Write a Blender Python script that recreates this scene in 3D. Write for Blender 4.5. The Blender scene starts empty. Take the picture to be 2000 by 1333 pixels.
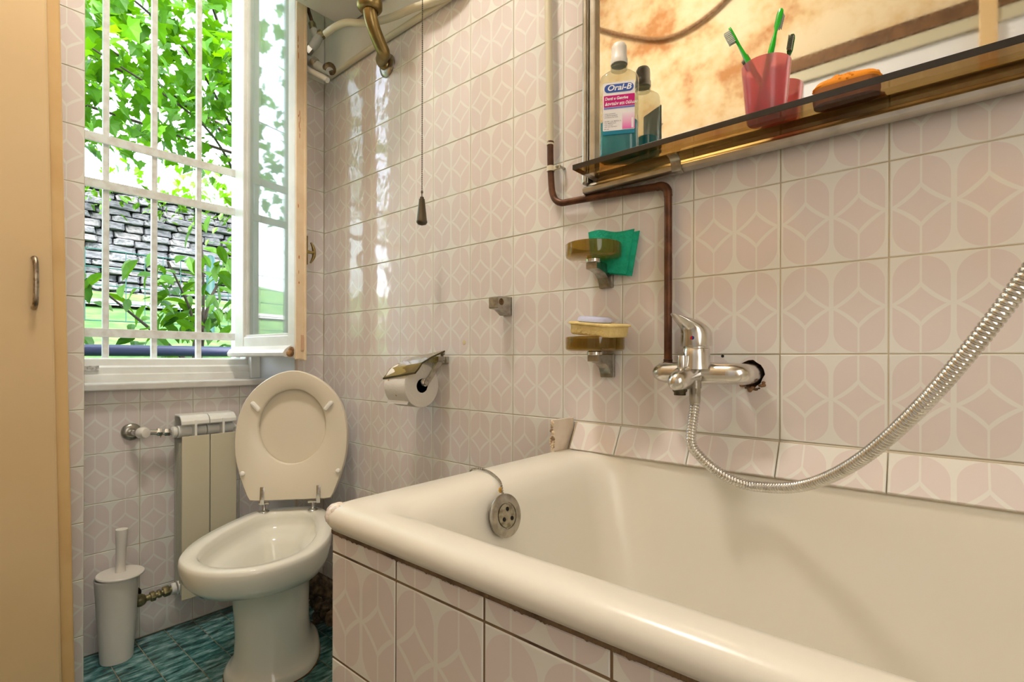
import bpy, bmesh, math, random
from mathutils import Vector, Matrix, Euler
random.seed(7)
sc = bpy.context.scene
COL = sc.collection
PI = math.pi

# ---------------------------------------------------------------- camera, sky, lights, exposure
CAMZ = 0.894
YAW, ROLL = 0.8689, 0.0025
cam = bpy.data.cameras.new('camera'); camo = bpy.data.objects.new('camera', cam); COL.objects.link(camo)
cam.sensor_width = 36.0; cam.lens = 990.0 / 2000 * 36; cam.shift_y = (700.6 - 666.5) / 2000; cam.clip_start = 0.01
fw = Vector((math.sin(YAW), math.cos(YAW), 0)); rt = Vector((math.cos(YAW), -math.sin(YAW), 0)); up = Vector((0, 0, 1))
r2 = rt * math.cos(ROLL) + up * math.sin(ROLL); u2 = up * math.cos(ROLL) - rt * math.sin(ROLL)
M = Matrix((r2, u2, -fw)).transposed().to_4x4(); M.translation = (0, 0, CAMZ)
camo.matrix_world = M
sc.camera = camo

w = bpy.data.worlds.new('sky'); sc.world = w; w.use_nodes = True
nt = w.node_tree; bg = nt.nodes['Background']
sky = nt.nodes.new('ShaderNodeTexSky'); sky.sky_type = 'NISHITA'; sky.sun_disc = False
sky.sun_elevation = math.radians(50); sky.sun_rotation = math.radians(200); sky.air_density = 1.0; sky.dust_density = 4.0
hs_ = nt.nodes.new('ShaderNodeHueSaturation'); hs_.inputs['Saturation'].default_value = 0.55
nt.links.new(sky.outputs[0], hs_.inputs['Color']); nt.links.new(hs_.outputs[0], bg.inputs[0]); bg.inputs[1].default_value = 2.2

def area(name, loc, target, sx, sy, power, col, portal=False):
    l = bpy.data.lights.new(name, 'AREA'); l.shape = 'RECTANGLE'; l.size = sx; l.size_y = sy; l.energy = power; l.color = col
    o = bpy.data.objects.new(name, l); COL.objects.link(o); o.location = loc
    o.rotation_euler = (Vector(target) - Vector(loc)).to_track_quat('-Z', 'Y').to_euler()
    if portal: l.cycles.is_portal = True
    return o
sun = bpy.data.lights.new('sun', 'SUN'); sun.energy = 4.0; sun.angle = math.radians(1.0); sun.color = (1.0, 0.95, 0.86)
suno = bpy.data.objects.new('sun', sun); COL.objects.link(suno)
suno.rotation_euler = Vector((0.30, 0.62, -1.0)).to_track_quat('-Z', 'Y').to_euler()
area('window_daylight_portal', (0.585, 2.24, 1.55), (0.585, 1.0, 1.55), 0.62, 1.5, 1, (1, 1, 1), True)
# the bathroom's own ceiling lamp is the lit opal globe built below
# unseen fill light added behind the viewer to brighten the surfaces facing it
area('rear_fill_light', (-.30, -1.10, 1.35), (.55, 1.7, .6), 0.75, 1.7, 8.5, (1.0, 0.975, 0.945))
vs = sc.view_settings
vs.view_transform = 'Standard'; vs.look = 'None'; vs.gamma = 1.0; vs.use_curve_mapping = False; vs.exposure = 0.6
sc.cycles.max_bounces = 12; sc.cycles.transparent_max_bounces = 16; sc.cycles.caustics_reflective = False; sc.cycles.caustics_refractive = False
sc.cycles.sample_clamp_indirect = 6.0

# ---------------------------------------------------------------- helpers
def lin(c):
    return tuple((x / 255 / 12.92) if x / 255 <= 0.04045 else ((x / 255 + 0.055) / 1.055) ** 2.4 for x in c)
MATS = {}
def mat(name, rgb, rough=0.5, metal=0.0, spec=0.5, bump=None, noise=None, trans=0.0, alpha=1.0, ior=1.45, coat=0.0, sss=0.0):
    """Principled material; noise = (scale, rgb2, amount, detail) mottles the colour, bump = (scale, strength)"""
    if name in MATS: return MATS[name]
    m = bpy.data.materials.new(name); m.use_nodes = True
    n = m.node_tree.nodes; L = m.node_tree.links; p = n['Principled BSDF']
    p.inputs['Base Color'].default_value = (*lin(rgb), 1); p.inputs['Roughness'].default_value = rough
    p.inputs['Metallic'].default_value = metal; p.inputs['Specular IOR Level'].default_value = spec
    p.inputs['Transmission Weight'].default_value = trans; p.inputs['Alpha'].default_value = alpha; p.inputs['IOR'].default_value = ior
    p.inputs['Coat Weight'].default_value = coat
    if sss: p.inputs['Subsurface Weight'].default_value = sss; p.inputs['Subsurface Radius'].default_value = (0.01, 0.006, 0.004)
    tc = n.new('ShaderNodeTexCoord')
    if noise:
        t = n.new('ShaderNodeTexNoise'); t.inputs['Scale'].default_value = noise[0]; t.inputs['Detail'].default_value = noise[3] if len(noise) > 3 else 4
        L.new(tc.outputs['Object'], t.inputs['Vector'])
        cr = n.new('ShaderNodeMapRange'); cr.inputs[1].default_value = 0.42; cr.inputs[2].default_value = 0.62; cr.inputs[4].default_value = noise[2]
        L.new(t.outputs[0], cr.inputs[0])
        mx = n.new('ShaderNodeMix'); mx.data_type = 'RGBA'; mx.inputs[6].default_value = (*lin(rgb), 1); mx.inputs[7].default_value = (*lin(noise[1]), 1)
        L.new(cr.outputs[0], mx.inputs[0]); L.new(mx.outputs[2], p.inputs['Base Color'])
    if bump:
        t = n.new('ShaderNodeTexNoise'); t.inputs['Scale'].default_value = bump[0]; t.inputs['Detail'].default_value = 3
        L.new(tc.outputs['Object'], t.inputs['Vector'])
        b = n.new('ShaderNodeBump'); b.inputs['Strength'].default_value = bump[1]; b.inputs['Distance'].default_value = 0.004
        L.new(t.outputs[0], b.inputs['Height']); L.new(b.outputs[0], p.inputs['Normal'])
    MATS[name] = m; return m

def M_(nodes, links, op, a, b=None, clamp=False):
    n = nodes.new('ShaderNodeMath'); n.operation = op; n.use_clamp = clamp
    for i, v in enumerate((a, b)):
        if v is None: continue
        if isinstance(v, (int, float)): n.inputs[i].default_value = v
        else: links.new(v, n.inputs[i])
    return n.outputs[0]

def setp(o, label=None, cat=None, group=None, kind=None):
    if label: o['label'] = label
    if cat: o['category'] = cat
    if group: o['group'] = group
    if kind: o['kind'] = kind
    return o
def adopt(c, p):
    c.parent = p; c.matrix_parent_inverse = p.matrix_basis.inverted(); return c
def empty(name, loc, label, cat, group=None):
    o = bpy.data.objects.new(name, None); COL.objects.link(o); o.location = loc; o.empty_display_size = 0.05
    return setp(o, label, cat, group)
def obj(name, data, m, parent=None, smooth=False, auto=None):
    """link a (verts, faces) pair or a mesh as one object, world coordinates"""
    if isinstance(data, tuple):
        me = bpy.data.meshes.new(name); me.from_pydata([tuple(v) for v in data[0]], [], data[1]); me.update()
        bm = bmesh.new(); bm.from_mesh(me); bmesh.ops.recalc_face_normals(bm, faces=bm.faces); bm.to_mesh(me); bm.free()
    else: me = data
    if m is not None and not me.materials: me.materials.append(m)
    if smooth:
        for f in me.polygons: f.use_smooth = True
        if auto is None: auto = 40
        me.set_sharp_from_angle(angle=math.radians(auto))
    o = bpy.data.objects.new(name, me); COL.objects.link(o)
    if parent is not None: adopt(o, parent)
    return o
def move(data, mx):
    return ([mx @ Vector(v) for v in data[0]], data[1])
def join(*ds):
    V, F = [], []
    for v, f in ds:
        k = len(V); V += list(v); F += [tuple(i + k for i in q) for q in f]
    return (V, F)
def box(x0, x1, y0, y1, z0, z1):
    V = [(x, y, z) for z in (z0, z1) for y in (y0, y1) for x in (x0, x1)]
    return (V, [(0, 2, 3, 1), (4, 5, 7, 6), (0, 1, 5, 4), (2, 6, 7, 3), (0, 4, 6, 2), (1, 3, 7, 5)])
def bbox(x0, x1, y0, y1, z0, z1, bev=0.003, seg=2):
    me = bpy.data.meshes.new('b'); bm = bmesh.new(); V, F = box(x0, x1, y0, y1, z0, z1)
    vs_ = [bm.verts.new(v) for v in V]
    for f in F: bm.faces.new([vs_[i] for i in f])
    bmesh.ops.bevel(bm, geom=list(bm.edges), offset=bev, segments=seg, affect='EDGES', profile=0.5)
    out = ([v.co.copy() for v in bm.verts], None); bm.verts.index_update()
    out = (out[0], [tuple(v.index for v in f.verts) for f in bm.faces]); bm.free(); bpy.data.meshes.remove(me)
    return out
def rings(rs, cap0=True, cap1=True, closed=True):
    """skin a list of equal-length vertex rings"""
    n = len(rs[0]); V = [v for r in rs for v in r]; F = []
    for k in range(len(rs) - 1):
        for i in range(n if closed else n - 1):
            j = (i + 1) % n
            F.append((k * n + i, k * n + j, (k + 1) * n + j, (k + 1) * n + i))
    if cap0: F.append(tuple(range(n - 1, -1, -1)))
    if cap1: F.append(tuple((len(rs) - 1) * n + i for i in range(n)))
    return (V, F)
def frame_for(d):
    d = Vector(d).normalized(); a = Vector((0, 0, 1)) if abs(d.z) < 0.9 else Vector((1, 0, 0))
    s = d.cross(a).normalized(); return s, s.cross(d).normalized()
def lathe(prof, base=(0, 0, 0), axis=(0, 0, 1), n=24, sy=1.0):
    """prof = [(r, h)...] turned about an axis through base"""
    ax = Vector(axis).normalized(); s, t = frame_for(ax); b = Vector(base)
    R = [[b + ax * h + s * (max(r, 1e-5) * math.cos(2 * PI * i / n)) + t * (max(r, 1e-5) * sy * math.sin(2 * PI * i / n)) for i in range(n)] for r, h in prof]
    return rings(R)
def smooth_path(pts, per=8):
    P = [Vector(p) for p in pts]; out = []
    for i in range(len(P) - 1):
        p0 = P[i - 1] if i else P[0] * 2 - P[1]; p3 = P[i + 2] if i + 2 < len(P) else P[-1] * 2 - P[-2]
        for k in range(per):
            t = k / per; a, b = P[i], P[i + 1]
            out.append(0.5 * ((2 * a) + (b - p0) * t + (2 * p0 - 5 * a + 4 * b - p3) * t * t + (3 * a - p0 - 3 * b + p3) * t ** 3))
    out.append(P[-1]); return out
def tube(path, rad, n=12, caps=True):
    P = [Vector(p) for p in path]; R = []
    d = (P[1] - P[0]).normalized(); s, t = frame_for(d)
    for i, p in enumerate(P):
        d2 = (P[min(i + 1, len(P) - 1)] - P[max(i - 1, 0)]).normalized()
        s = (s - d2 * s.dot(d2)).normalized(); t = d2.cross(s)
        r = rad[i] if isinstance(rad, (list, tuple)) else rad
        R.append([p + s * (r * math.cos(2 * PI * k / n)) + t * (r * math.sin(2 * PI * k / n)) for k in range(n)])
    return rings(R, caps, caps)
def resample(path, step):
    P = [Vector(p) for p in path]; out = [P[0].copy()]; acc = 0.0
    for a, b in zip(P, P[1:]):
        L = (b - a).length; 
        if L == 0: continue
        t = step - acc
        while t <= L: out.append(a + (b - a) * (t / L)); t += step
        acc = L - (t - step)
    return out
def rrect(x0, x1, y0, y1, r, z, n=8):
    out = []
    for cx, cy, a0 in ((x1 - r, y1 - r, 0), (x0 + r, y1 - r, 90), (x0 + r, y0 + r, 180), (x1 - r, y0 + r, 270)):
        for k in range(n + 1):
            a = math.radians(a0 + 90 * k / n); out.append(Vector((cx + r * math.cos(a), cy + r * math.sin(a), z)))
    return out
def prism(poly, vec):
    v = Vector(vec); n = len(poly); V = [Vector(p) for p in poly] + [Vector(p) + v for p in poly]
    return (V, [tuple(range(n - 1, -1, -1)), tuple(range(n, 2 * n))] + [(i, (i + 1) % n, n + (i + 1) % n, n + i) for i in range(n)])
def hexnut(c, axis, r, h, n=6): return lathe([(r * .92, 0), (r, h * .12), (r, h * .88), (r * .92, h)], c, axis, n)
def ball(c, r, n=10):
    return lathe([(r * math.sin(PI * k / n), -r * math.cos(PI * k / n)) for k in range(n + 1)], c, (0, 0, 1), n * 2)

# ---------------------------------------------------------------- materials
def tile_material():
    m = bpy.data.materials.new('tile_pink_ovals'); m.use_nodes = True; n = m.node_tree.nodes; L = m.node_tree.links
    p = n['Principled BSDF']; p.inputs['Roughness'].default_value = 0.07; p.inputs['Specular IOR Level'].default_value = 0.5
    tc = n.new('ShaderNodeTexCoord'); sp = n.new('ShaderNodeSeparateXYZ'); L.new(tc.outputs['Object'], sp.inputs[0])
    f = lambda op, a, b=None, c=False: M_(n, L, op, a, b, c)
    X = f('ABSOLUTE', f('SUBTRACT', f('ABSOLUTE', sp.outputs[0]), 0.0375)); Y = f('ABSOLUTE', sp.outputs[1])
    yy = f('MAXIMUM', f('SUBTRACT', Y, 0.0385), 0.0)
    r = f('SQRT', f('ADD', f('MULTIPLY', X, X), f('MULTIPLY', yy, yy)))
    inside = f('MULTIPLY', f('SUBTRACT', 0.0345, r), 1500.0, True)
    s = f('ADD', f('POWER', f('DIVIDE', X, 0.0345), 0.85), f('POWER', f('DIVIDE', Y, 0.031), 0.85))
    band = f('MULTIPLY', f('SUBTRACT', f('ABSOLUTE', f('SUBTRACT', s, 1.0)), 0.10), 22.0, True)
    thin = f('MAXIMUM', f('MULTIPLY', f('SUBTRACT', X, 0.0011), 1800.0, True), f('MULTIPLY', f('SUBTRACT', 1.0, s), 40.0, True))
    pk = f('MULTIPLY', f('MULTIPLY', inside, band), thin)
    oi = n.new('ShaderNodeObjectInfo')
    mx = n.new('ShaderNodeMix'); mx.data_type = 'RGBA'; L.new(pk, mx.inputs[0])
    mx.inputs[6].default_value = (*lin((228, 226, 218)), 1); mx.inputs[7].default_value = (*lin((221, 210, 205)), 1)
    hv = n.new('ShaderNodeHueSaturation'); L.new(mx.outputs[2], hv.inputs['Color'])
    L.new(f('ADD', f('MULTIPLY', oi.outputs['Random'], 0.05), 0.975), hv.inputs['Value']); L.new(hv.outputs[0], p.inputs['Base Color'])
    # a wavy glaze breaks the reflections up
    t = n.new('ShaderNodeTexNoise'); t.inputs['Scale'].default_value = 26; t.inputs['Detail'].default_value = 1
    ad = n.new('ShaderNodeVectorMath'); ad.operation = 'ADD'; L.new(tc.outputs['Object'], ad.inputs[0]); L.new(oi.outputs['Location'], ad.inputs[1])
    L.new(ad.outputs[0], t.inputs['Vector'])
    b = n.new('ShaderNodeBump'); b.inputs['Strength'].default_value = 0.18; b.inputs['Distance'].default_value = 0.004; L.new(t.outputs[0], b.inputs['Height']); L.new(b.outputs[0], p.inputs['Normal'])
    return m
TILE = tile_material()
def floor_tile_material():
    m = bpy.data.materials.new('floor_tile_green_marble'); m.use_nodes = True; n = m.node_tree.nodes; L = m.node_tree.links
    p = n['Principled BSDF']; p.inputs['Roughness'].default_value = 0.14
    tc = n.new('ShaderNodeTexCoord'); oi = n.new('ShaderNodeObjectInfo')
    ad = n.new('ShaderNodeVectorMath'); ad.operation = 'MULTIPLY_ADD'; L.new(oi.outputs['Location'], ad.inputs[0]); ad.inputs[1].default_value = (7, 7, 7); L.new(tc.outputs['Object'], ad.inputs[2])
    mp = n.new('ShaderNodeMapping'); mp.inputs['Scale'].default_value = (15, 48, 30); mp.inputs['Rotation'].default_value = (0, 0, 0.25); L.new(ad.outputs[0], mp.inputs[0])
    t = n.new('ShaderNodeTexNoise'); t.inputs['Scale'].default_value = 1.0; t.inputs['Detail'].default_value = 5; t.inputs['Roughness'].default_value = 0.65; L.new(mp.outputs[0], t.inputs['Vector'])
    cr = n.new('ShaderNodeValToRGB'); L.new(t.outputs[0], cr.inputs[0]); e = cr.color_ramp.elements
    e[0].position = 0.36; e[0].color = (*lin((24, 52, 56)), 1); e[1].position = 0.66; e[1].color = (*lin((156, 186, 190)), 1)
    k = e.new(0.47); k.color = (*lin((58, 106, 104)), 1); k = e.new(0.55); k.color = (*lin((96, 142, 142)), 1)
    L.new(cr.outputs[0], p.inputs['Base Color']); return m
FTILE = floor_tile_material()
GROUT = mat('grout', (196, 184, 160), 0.9, noise=(9, (170, 150, 118), 0.6))
GROUTD = mat('grout_dirty_and_rim_shade', (128, 104, 78), 0.9, noise=(14, (66, 48, 34), 0.9))
FGROUT = mat('floor_grout', (150, 140, 116), 0.9, noise=(12, (96, 84, 66), 0.8))
PLASTER = mat('plaster_white', (240, 236, 226), 0.85, noise=(5, (226, 220, 206), 0.5), bump=(30, 0.1))
REVEAL = mat('reveal_paint', (214, 216, 220), 0.45)
WHITEP = mat('white_gloss_paint', (232, 230, 222), 0.35, noise=(11, (206, 202, 190), 0.35), bump=(60, 0.06))
IRONP = mat('iron_white_paint', (226, 222, 214), 0.5, noise=(38, (196, 182, 166), 0.5), bump=(80, 0.25))
MARBLE = mat('sill_marble', (216, 212, 204), 0.3, noise=(12, (186, 182, 176), 0.5))
CREAM = mat('cabinet_cream', (217, 190, 146), 0.45, noise=(3, (212, 182, 136), 0.6))
CREAM2 = mat('cabinet_stile', (216, 182, 126), 0.5, noise=(6, (204, 164, 106), 0.7))
ENAMEL = mat('bath_enamel', (232, 227, 214), 0.24, noise=(4, (231, 224, 207), 0.5))
CERAMIC = mat('toilet_ceramic', (230, 228, 216), 0.1, coat=0.2)
SEATM = mat('seat_plastic', (227, 217, 196), 0.3)
BUMPER = mat('bumper_rubber', (240, 236, 226), 0.5)
CHROME = mat('chrome', (216, 214, 210), 0.2, 1.0, noise=(40, (196, 192, 184), 0.6))
CHROMED = mat('chrome_dull', (180, 176, 166), 0.3, 1.0, noise=(60, (138, 132, 120), 0.7), bump=(120, 0.08))
ALU = mat('aluminium', (190, 186, 176), 0.32, 1.0, noise=(30, (160, 152, 138), 0.5))
BRASS = mat('old_brass', (158, 138, 92), 0.3, 1.0, noise=(30, (120, 100, 62), 0.6))
COPPER = mat('old_copper', (104, 66, 42), 0.45, 0.5, noise=(34, (72, 46, 32), 0.8), bump=(90, 0.15))
RUST = mat('rust', (98, 66, 46), 0.8, 0.2, noise=(60, (58, 44, 36), 0.8))
DARKM = mat('dark_pewter', (92, 84, 72), 0.3, 1.0)
WPLAST = mat('white_plastic', (226, 220, 210), 0.4)
CONDUIT = mat('cream_conduit', (214, 204, 176), 0.4)
MORTAR = mat('mortar', (86, 62, 42), 0.95, noise=(70, (176, 132, 96), 0.9), bump=(160, 0.9))
SILICONE = mat('old_silicone', (224, 208, 192), 0.2, noise=(50, (232, 222, 212), 0.8), bump=(90, 0.6))
RADW = mat('radiator_enamel', (232, 230, 222), 0.3)
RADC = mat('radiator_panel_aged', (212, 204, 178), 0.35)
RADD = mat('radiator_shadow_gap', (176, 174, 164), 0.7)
PAPER = mat('toilet_paper', (226, 220, 210), 0.95, bump=(140, 0.2))
CARD = mat('cardboard_core', (130, 112, 92), 0.9)
CLOTH = mat('green_cloth', (20, 170, 134), 0.85, noise=(90, (14, 146, 116), 0.7), bump=(220, 0.4))
SPONGE = mat('yellow_sponge', (232, 208, 142), 0.95, bump=(160, 0.5), noise=(60, (222, 194, 124), 0.6))
SOAP = mat('lavender_soap', (198, 202, 232), 0.5)
PINKP = None
GREENP = mat('green_plastic', (16, 178, 24), 0.18, spec=0.6, sss=0.2)
BRIST = mat('clear_bristle', (214, 218, 206), 0.5)
ORANGE = mat('orange_brush_fibre', (236, 146, 22), 0.7)
BROWNB = mat('brown_bristle', (150, 90, 34), 0.7)
RED = mat('tap_red', (190, 20, 30), 0.4); BLUE = mat('tap_blue', (30, 40, 130), 0.4)
BLACK = mat('black_hole', (24, 20, 16), 0.9)
def glassy(name, rgb, rough=0.0, ior=1.45, fac=0.9, body=None):
    """clear or tinted pane: tinted transparency + fresnel gloss, optionally some milky body"""
    m = bpy.data.materials.new(name); m.use_nodes = True; n = m.node_tree.nodes; L = m.node_tree.links; n.remove(n['Principled BSDF'])
    tr = n.new('ShaderNodeBsdfTransparent'); tr.inputs[0].default_value = (*lin(rgb), 1)
    gl = n.new('ShaderNodeBsdfGlossy'); gl.inputs['Roughness'].default_value = rough; gl.inputs[0].default_value = (1, 1, 1, 1)
    fr = n.new('ShaderNodeLayerWeight'); fr.inputs[0].default_value = 0.5
    f0 = ((ior - 1) / (ior + 1)) ** 2
    fo = M_(n, L, 'ADD', M_(n, L, 'MULTIPLY', M_(n, L, 'POWER', fr.outputs['Facing'], 5.0), 1 - f0), f0, True)
    mx = n.new('ShaderNodeMixShader'); L.new(fo, mx.inputs[0]); L.new(gl.outputs[0], mx.inputs[2])
    base = tr.outputs[0]
    if body:
        df = n.new('ShaderNodeBsdfDiffuse'); df.inputs[0].default_value = (*lin(body[0]), 1)
        tl = n.new('ShaderNodeBsdfTranslucent'); tl.inputs[0].default_value = (*lin(body[0]), 1)
        ms = n.new('ShaderNodeMixShader'); ms.inputs[0].default_value = 0.5; L.new(df.outputs[0], ms.inputs[1]); L.new(tl.outputs[0], ms.inputs[2])
        m2 = n.new('ShaderNodeMixShader'); m2.inputs[0].default_value = body[1]; L.new(tr.outputs[0], m2.inputs[1]); L.new(ms.outputs[0], m2.inputs[2]); base = m2.outputs[0]
    L.new(base, mx.inputs[1]); L.new(mx.outputs[0], n['Material Output'].inputs[0]); return m
PANE = glassy('window_pane', (240, 246, 242), 0.03, 1.9, body=((228, 234, 230), 0.18))
SMOKE = glassy('smoked_glass', (204, 184, 144), 0.03, 1.5)
SMOKEE = mat('smoked_glass_edge', (42, 36, 28), 0.25)
OLIVE = glassy('olive_glass', (206, 186, 116), 0.04, 1.5, body=((176, 150, 64), 0.22))
OLIVEC = glassy('olive_cover', (206, 196, 150), 0.05, 1.5, body=((190, 176, 120), 0.15))
OLIVEE = mat('olive_glass_edge', (70, 62, 30), 0.2)
BOTTLE = glassy('bottle_clear', (236, 238, 232), 0.03, 1.4, body=((220, 222, 214), 0.06))
LIQUID = glassy('mouthwash_liquid', (110, 214, 218), 0.05, 1.33, body=((40, 190, 208), 0.75))
PINKP = glassy('pink_tumbler_plastic', (250, 196, 198), 0.25, 1.4, body=((246, 146, 154), 0.42))
MIRROR = None
def mirror_material():
    m = bpy.data.materials.new('old_mirror_silver'); m.use_nodes = True; n = m.node_tree.nodes; L = m.node_tree.links; p = n['Principled BSDF']
    p.inputs['Metallic'].default_value = 1.0; p.inputs['Base Color'].default_value = (0.92, 0.88, 0.79, 1)
    tc = n.new('ShaderNodeTexCoord'); t = n.new('ShaderNodeTexNoise'); t.inputs['Scale'].default_value = 190; L.new(tc.outputs['Object'], t.inputs['Vector'])
    mr = n.new('ShaderNodeMapRange'); mr.inputs[3].default_value = 0.0; mr.inputs[4].default_value = 0.06; L.new(t.outputs[0], mr.inputs[0]); L.new(mr.outputs[0], p.inputs['Roughness'])
    return m
MIRROR = mirror_material()
def stained_plaster():
    m = bpy.data.materials.new('stained_plaster'); m.use_nodes = True; n = m.node_tree.nodes; L = m.node_tree.links; p = n['Principled BSDF']; p.inputs['Roughness'].default_value = 0.9
    tc = n.new('ShaderNodeTexCoord'); t = n.new('ShaderNodeTexNoise'); t.inputs['Scale'].default_value = 3.2; t.inputs['Detail'].default_value = 9; t.inputs['Roughness'].default_value = 0.68; L.new(tc.outputs['Object'], t.inputs['Vector'])
    cr = n.new('ShaderNodeValToRGB'); L.new(t.outputs[0], cr.inputs[0]); e = cr.color_ramp.elements
    e[0].position = 0.42; e[0].color = (*lin((218, 204, 176)), 1); e[1].position = 0.62; e[1].color = (*lin((172, 122, 78)), 1); k = e.new(0.52); k.color = (*lin((206, 182, 144)), 1)
    L.new(cr.outputs[0], p.inputs['Base Color']); return m
STAIN = stained_plaster()
WOODB = mat('old_brown_wood', (112, 80, 50), 0.7, noise=(12, (80, 56, 36), 0.8), bump=(40, 0.4))
DOORG = mat('door_grey_paint', (190, 186, 166), 0.5); DOORW = mat('door_white_panel', (226, 230, 240), 0.4)

# ---------------------------------------------------------------- tiles
TCACHE = {}
def tile_mesh(u0, u1, v0, v1, m, th=0.007, g=0.0009, bev=0.0010):
    key = (round(u0, 4), round(u1, 4), round(v0, 4), round(v1, 4), m.name, g)
    if key in TCACHE: return TCACHE[key]
    def ring(d, w): return [(u0 + d, v0 + d, w), (u1 - d, v0 + d, w), (u1 - d, v1 - d, w), (u0 + d, v1 - d, w)]
    V, F = rings([ring(g, -th), ring(g, -bev), ring(g + bev, 0.0)], False, True)
    me = bpy.data.meshes.new('tile'); me.from_pydata(V, [], F); me.update(); me.materials.append(m); TCACHE[key] = me; return me
def lay_tiles(parent, org, u, v, ul, vl, clip, m=TILE, skip=None, wob=0.0035, g=0.0009):
    """tiles between consecutive grid lines ul x vl, cut to clip = (u0, u1, v0, v1); (u, v, u x v) is the tile's frame"""
    u = Vector(u); v = Vector(v); w_ = u.cross(v); org = Vector(org)
    R = Matrix((u, v, w_)).transposed().to_4x4()
    for i in range(len(ul) - 1):
        for j in range(len(vl) - 1):
            a0, a1, b0, b1 = ul[i], ul[i + 1], vl[j], vl[j + 1]
            c0, c1, d0, d1 = max(a0, clip[0]), min(a1, clip[1]), max(b0, clip[2]), min(b1, clip[3])
            if c1 - c0 < 0.006 or d1 - d0 < 0.006 or (skip and skip(c0, c1, d0, d1)): continue
            cu, cv = (a0 + a1) / 2, (b0 + b1) / 2
            o = bpy.data.objects.new('tile', tile_mesh(c0 - cu, c1 - cu, d0 - cv, d1 - cv, m, g=g)); COL.objects.link(o)
            J = Euler((random.uniform(-1, 1) * wob, random.uniform(-1, 1) * wob, random.uniform(-.3, .3) * wob)).to_matrix().to_4x4()
            o.matrix_world = Matrix.Translation(org + u * cu + v * cv + w_ * random.uniform(-0.0003, 0.0003)) @ R @ J
            o.parent = parent; o.matrix_parent_inverse = parent.matrix_basis.inverted()
def struct(name, data, m, parent=None):
    o = obj(name, data, m, parent)
    if parent is None: o['kind'] = 'structure'
    return o

W = 0.979                     # face of the right wall's tiles
YF, YR = 1.737, 1.947         # faces of the pier tiles and of the window niche tiles
ZT = [0.9024 + 0.15 * j for j in range(-7, 8)]
YL = [0.0618 + 0.1527 * k for k in range(-5, 12)]
TOPT = 1.903

# right wall, with a ragged hole round the tap's inlet
HY, HZ = 0.262, 0.8665
hole = []
random.seed(11)
for k in range(18):
    a = 2 * PI * k / 18; rr = 0.0245 * (1 + random.uniform(-.10, .12)); hole.append((HY + rr * math.cos(a) * 0.9, HZ + rr * math.sin(a) * 1.05))
def plate_with_hole(y0, y1, z0, z1, hol, x, m=None):
    n = len(hol); cy, cz = HY, HZ; outer = []
    for (y, z) in hol:
        dy, dz = y - cy, z - cz; s = 1e9
        if dy > 1e-6: s = min(s, (y1 - cy) / dy)
        if dy < -1e-6: s = min(s, (y0 - cy) / dy)
        if dz > 1e-6: s = min(s, (z1 - cz) / dz)
        if dz < -1e-6: s = min(s, (z0 - cz) / dz)
        outer.append((cy + dy * s, cz + dz * s))
    V = [(x, y, z) for y, z in hol] + [(x, y, z) for y, z in outer]; F = [(i, (i + 1) % n, n + (i + 1) % n, n + i) for i in range(n)]
    # corners of the rectangle
    for (qy, qz) in ((y0, z0), (y1, z0), (y1, z1), (y0, z1)):
        best = None
        for i in range(n):
            a, b = outer[i], outer[(i + 1) % n]
            if (abs(a[0] - qy) < 1e-6 and abs(b[1] - qz) < 1e-6) or (abs(a[1] - qz) < 1e-6 and abs(b[0] - qy) < 1e-6): best = i
        if best is not None: V.append((x, qy, qz)); F.append((n + best, n + (best + 1) % n, len(V) - 1))
    return (V, F)
wr = struct('wall_right', box(W + 0.03, W + 0.16, -1.25, 2.25, 0, 2.98), PLASTER)
wr['label'] = 'right wall tiled in pale pink interlocking ovals'
struct('upper_plaster', box(W + 0.004, W + 0.03, -1.25, YF + .01, TOPT, 2.98), PLASTER, wr)
ty0, ty1, tz0, tz1 = YL[6], YL[7], ZT[6], ZT[7]          # the tile that holds the hole
g = join(box(W + .0012, W + .012, -1.25, ty0, 0, TOPT), box(W + .0012, W + .012, ty1, YF + .01, 0, TOPT), box(W + .0012, W + .012, ty0, ty1, 0, tz0), box(W + .0012, W + .012, ty0, ty1, tz1, TOPT), plate_with_hole(ty0, ty1, tz0, tz1, hole, W + .0014))
struct('grout', g, GROUT, wr)
U = (0, -1, 0); Vz = (0, 0, 1)
ul = sorted(-y for y in YL)
def skip_r(c0, c1, d0, d1):
    y0, y1 = -c1, -c0
    if y1 < 0.66 and d1 < 0.74: return True                       # behind the bath
    if abs(y0 - ty0) < .01 and abs(d0 - tz0) < .01: return True   # holed tile, made below
    return False
lay_tiles(wr, (W, 0, 0), U, Vz, ul, ZT, (-YF, 0.62, 0.0, TOPT), skip=skip_r)
hv = plate_with_hole(ty0 + .001, ty1 - .001, tz0 + .001, tz1 - .001, hole, W)
n = len(hole); hv = join(hv, rings([[(W, y, z) for y, z in hole], [(W + .007, HY + (y - HY) * 1.03, HZ + (z - HZ) * 1.03) for y, z in hole]], False, False))
cu, cv = -(ty0 + ty1) / 2, (tz0 + tz1) / 2
R = Matrix((Vector(U), Vector(Vz), Vector(U).cross(Vector(Vz)))).transposed().to_4x4(); TM = Matrix.Translation((W, -cu, cv)) @ R
ht = obj('tile', move(hv, TM.inverted()), TILE); ht.matrix_world = TM; ht.parent = wr
cup = [[(W + d, HY + (y - HY) * s, HZ + (z - HZ) * s) for y, z in hole] for d, s in ((.004, 1.1), (.014, 1.05), (.024, .8), (.027, .2))]
struct('mortar_hole', rings(cup, False, True), MORTAR, wr)
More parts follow.
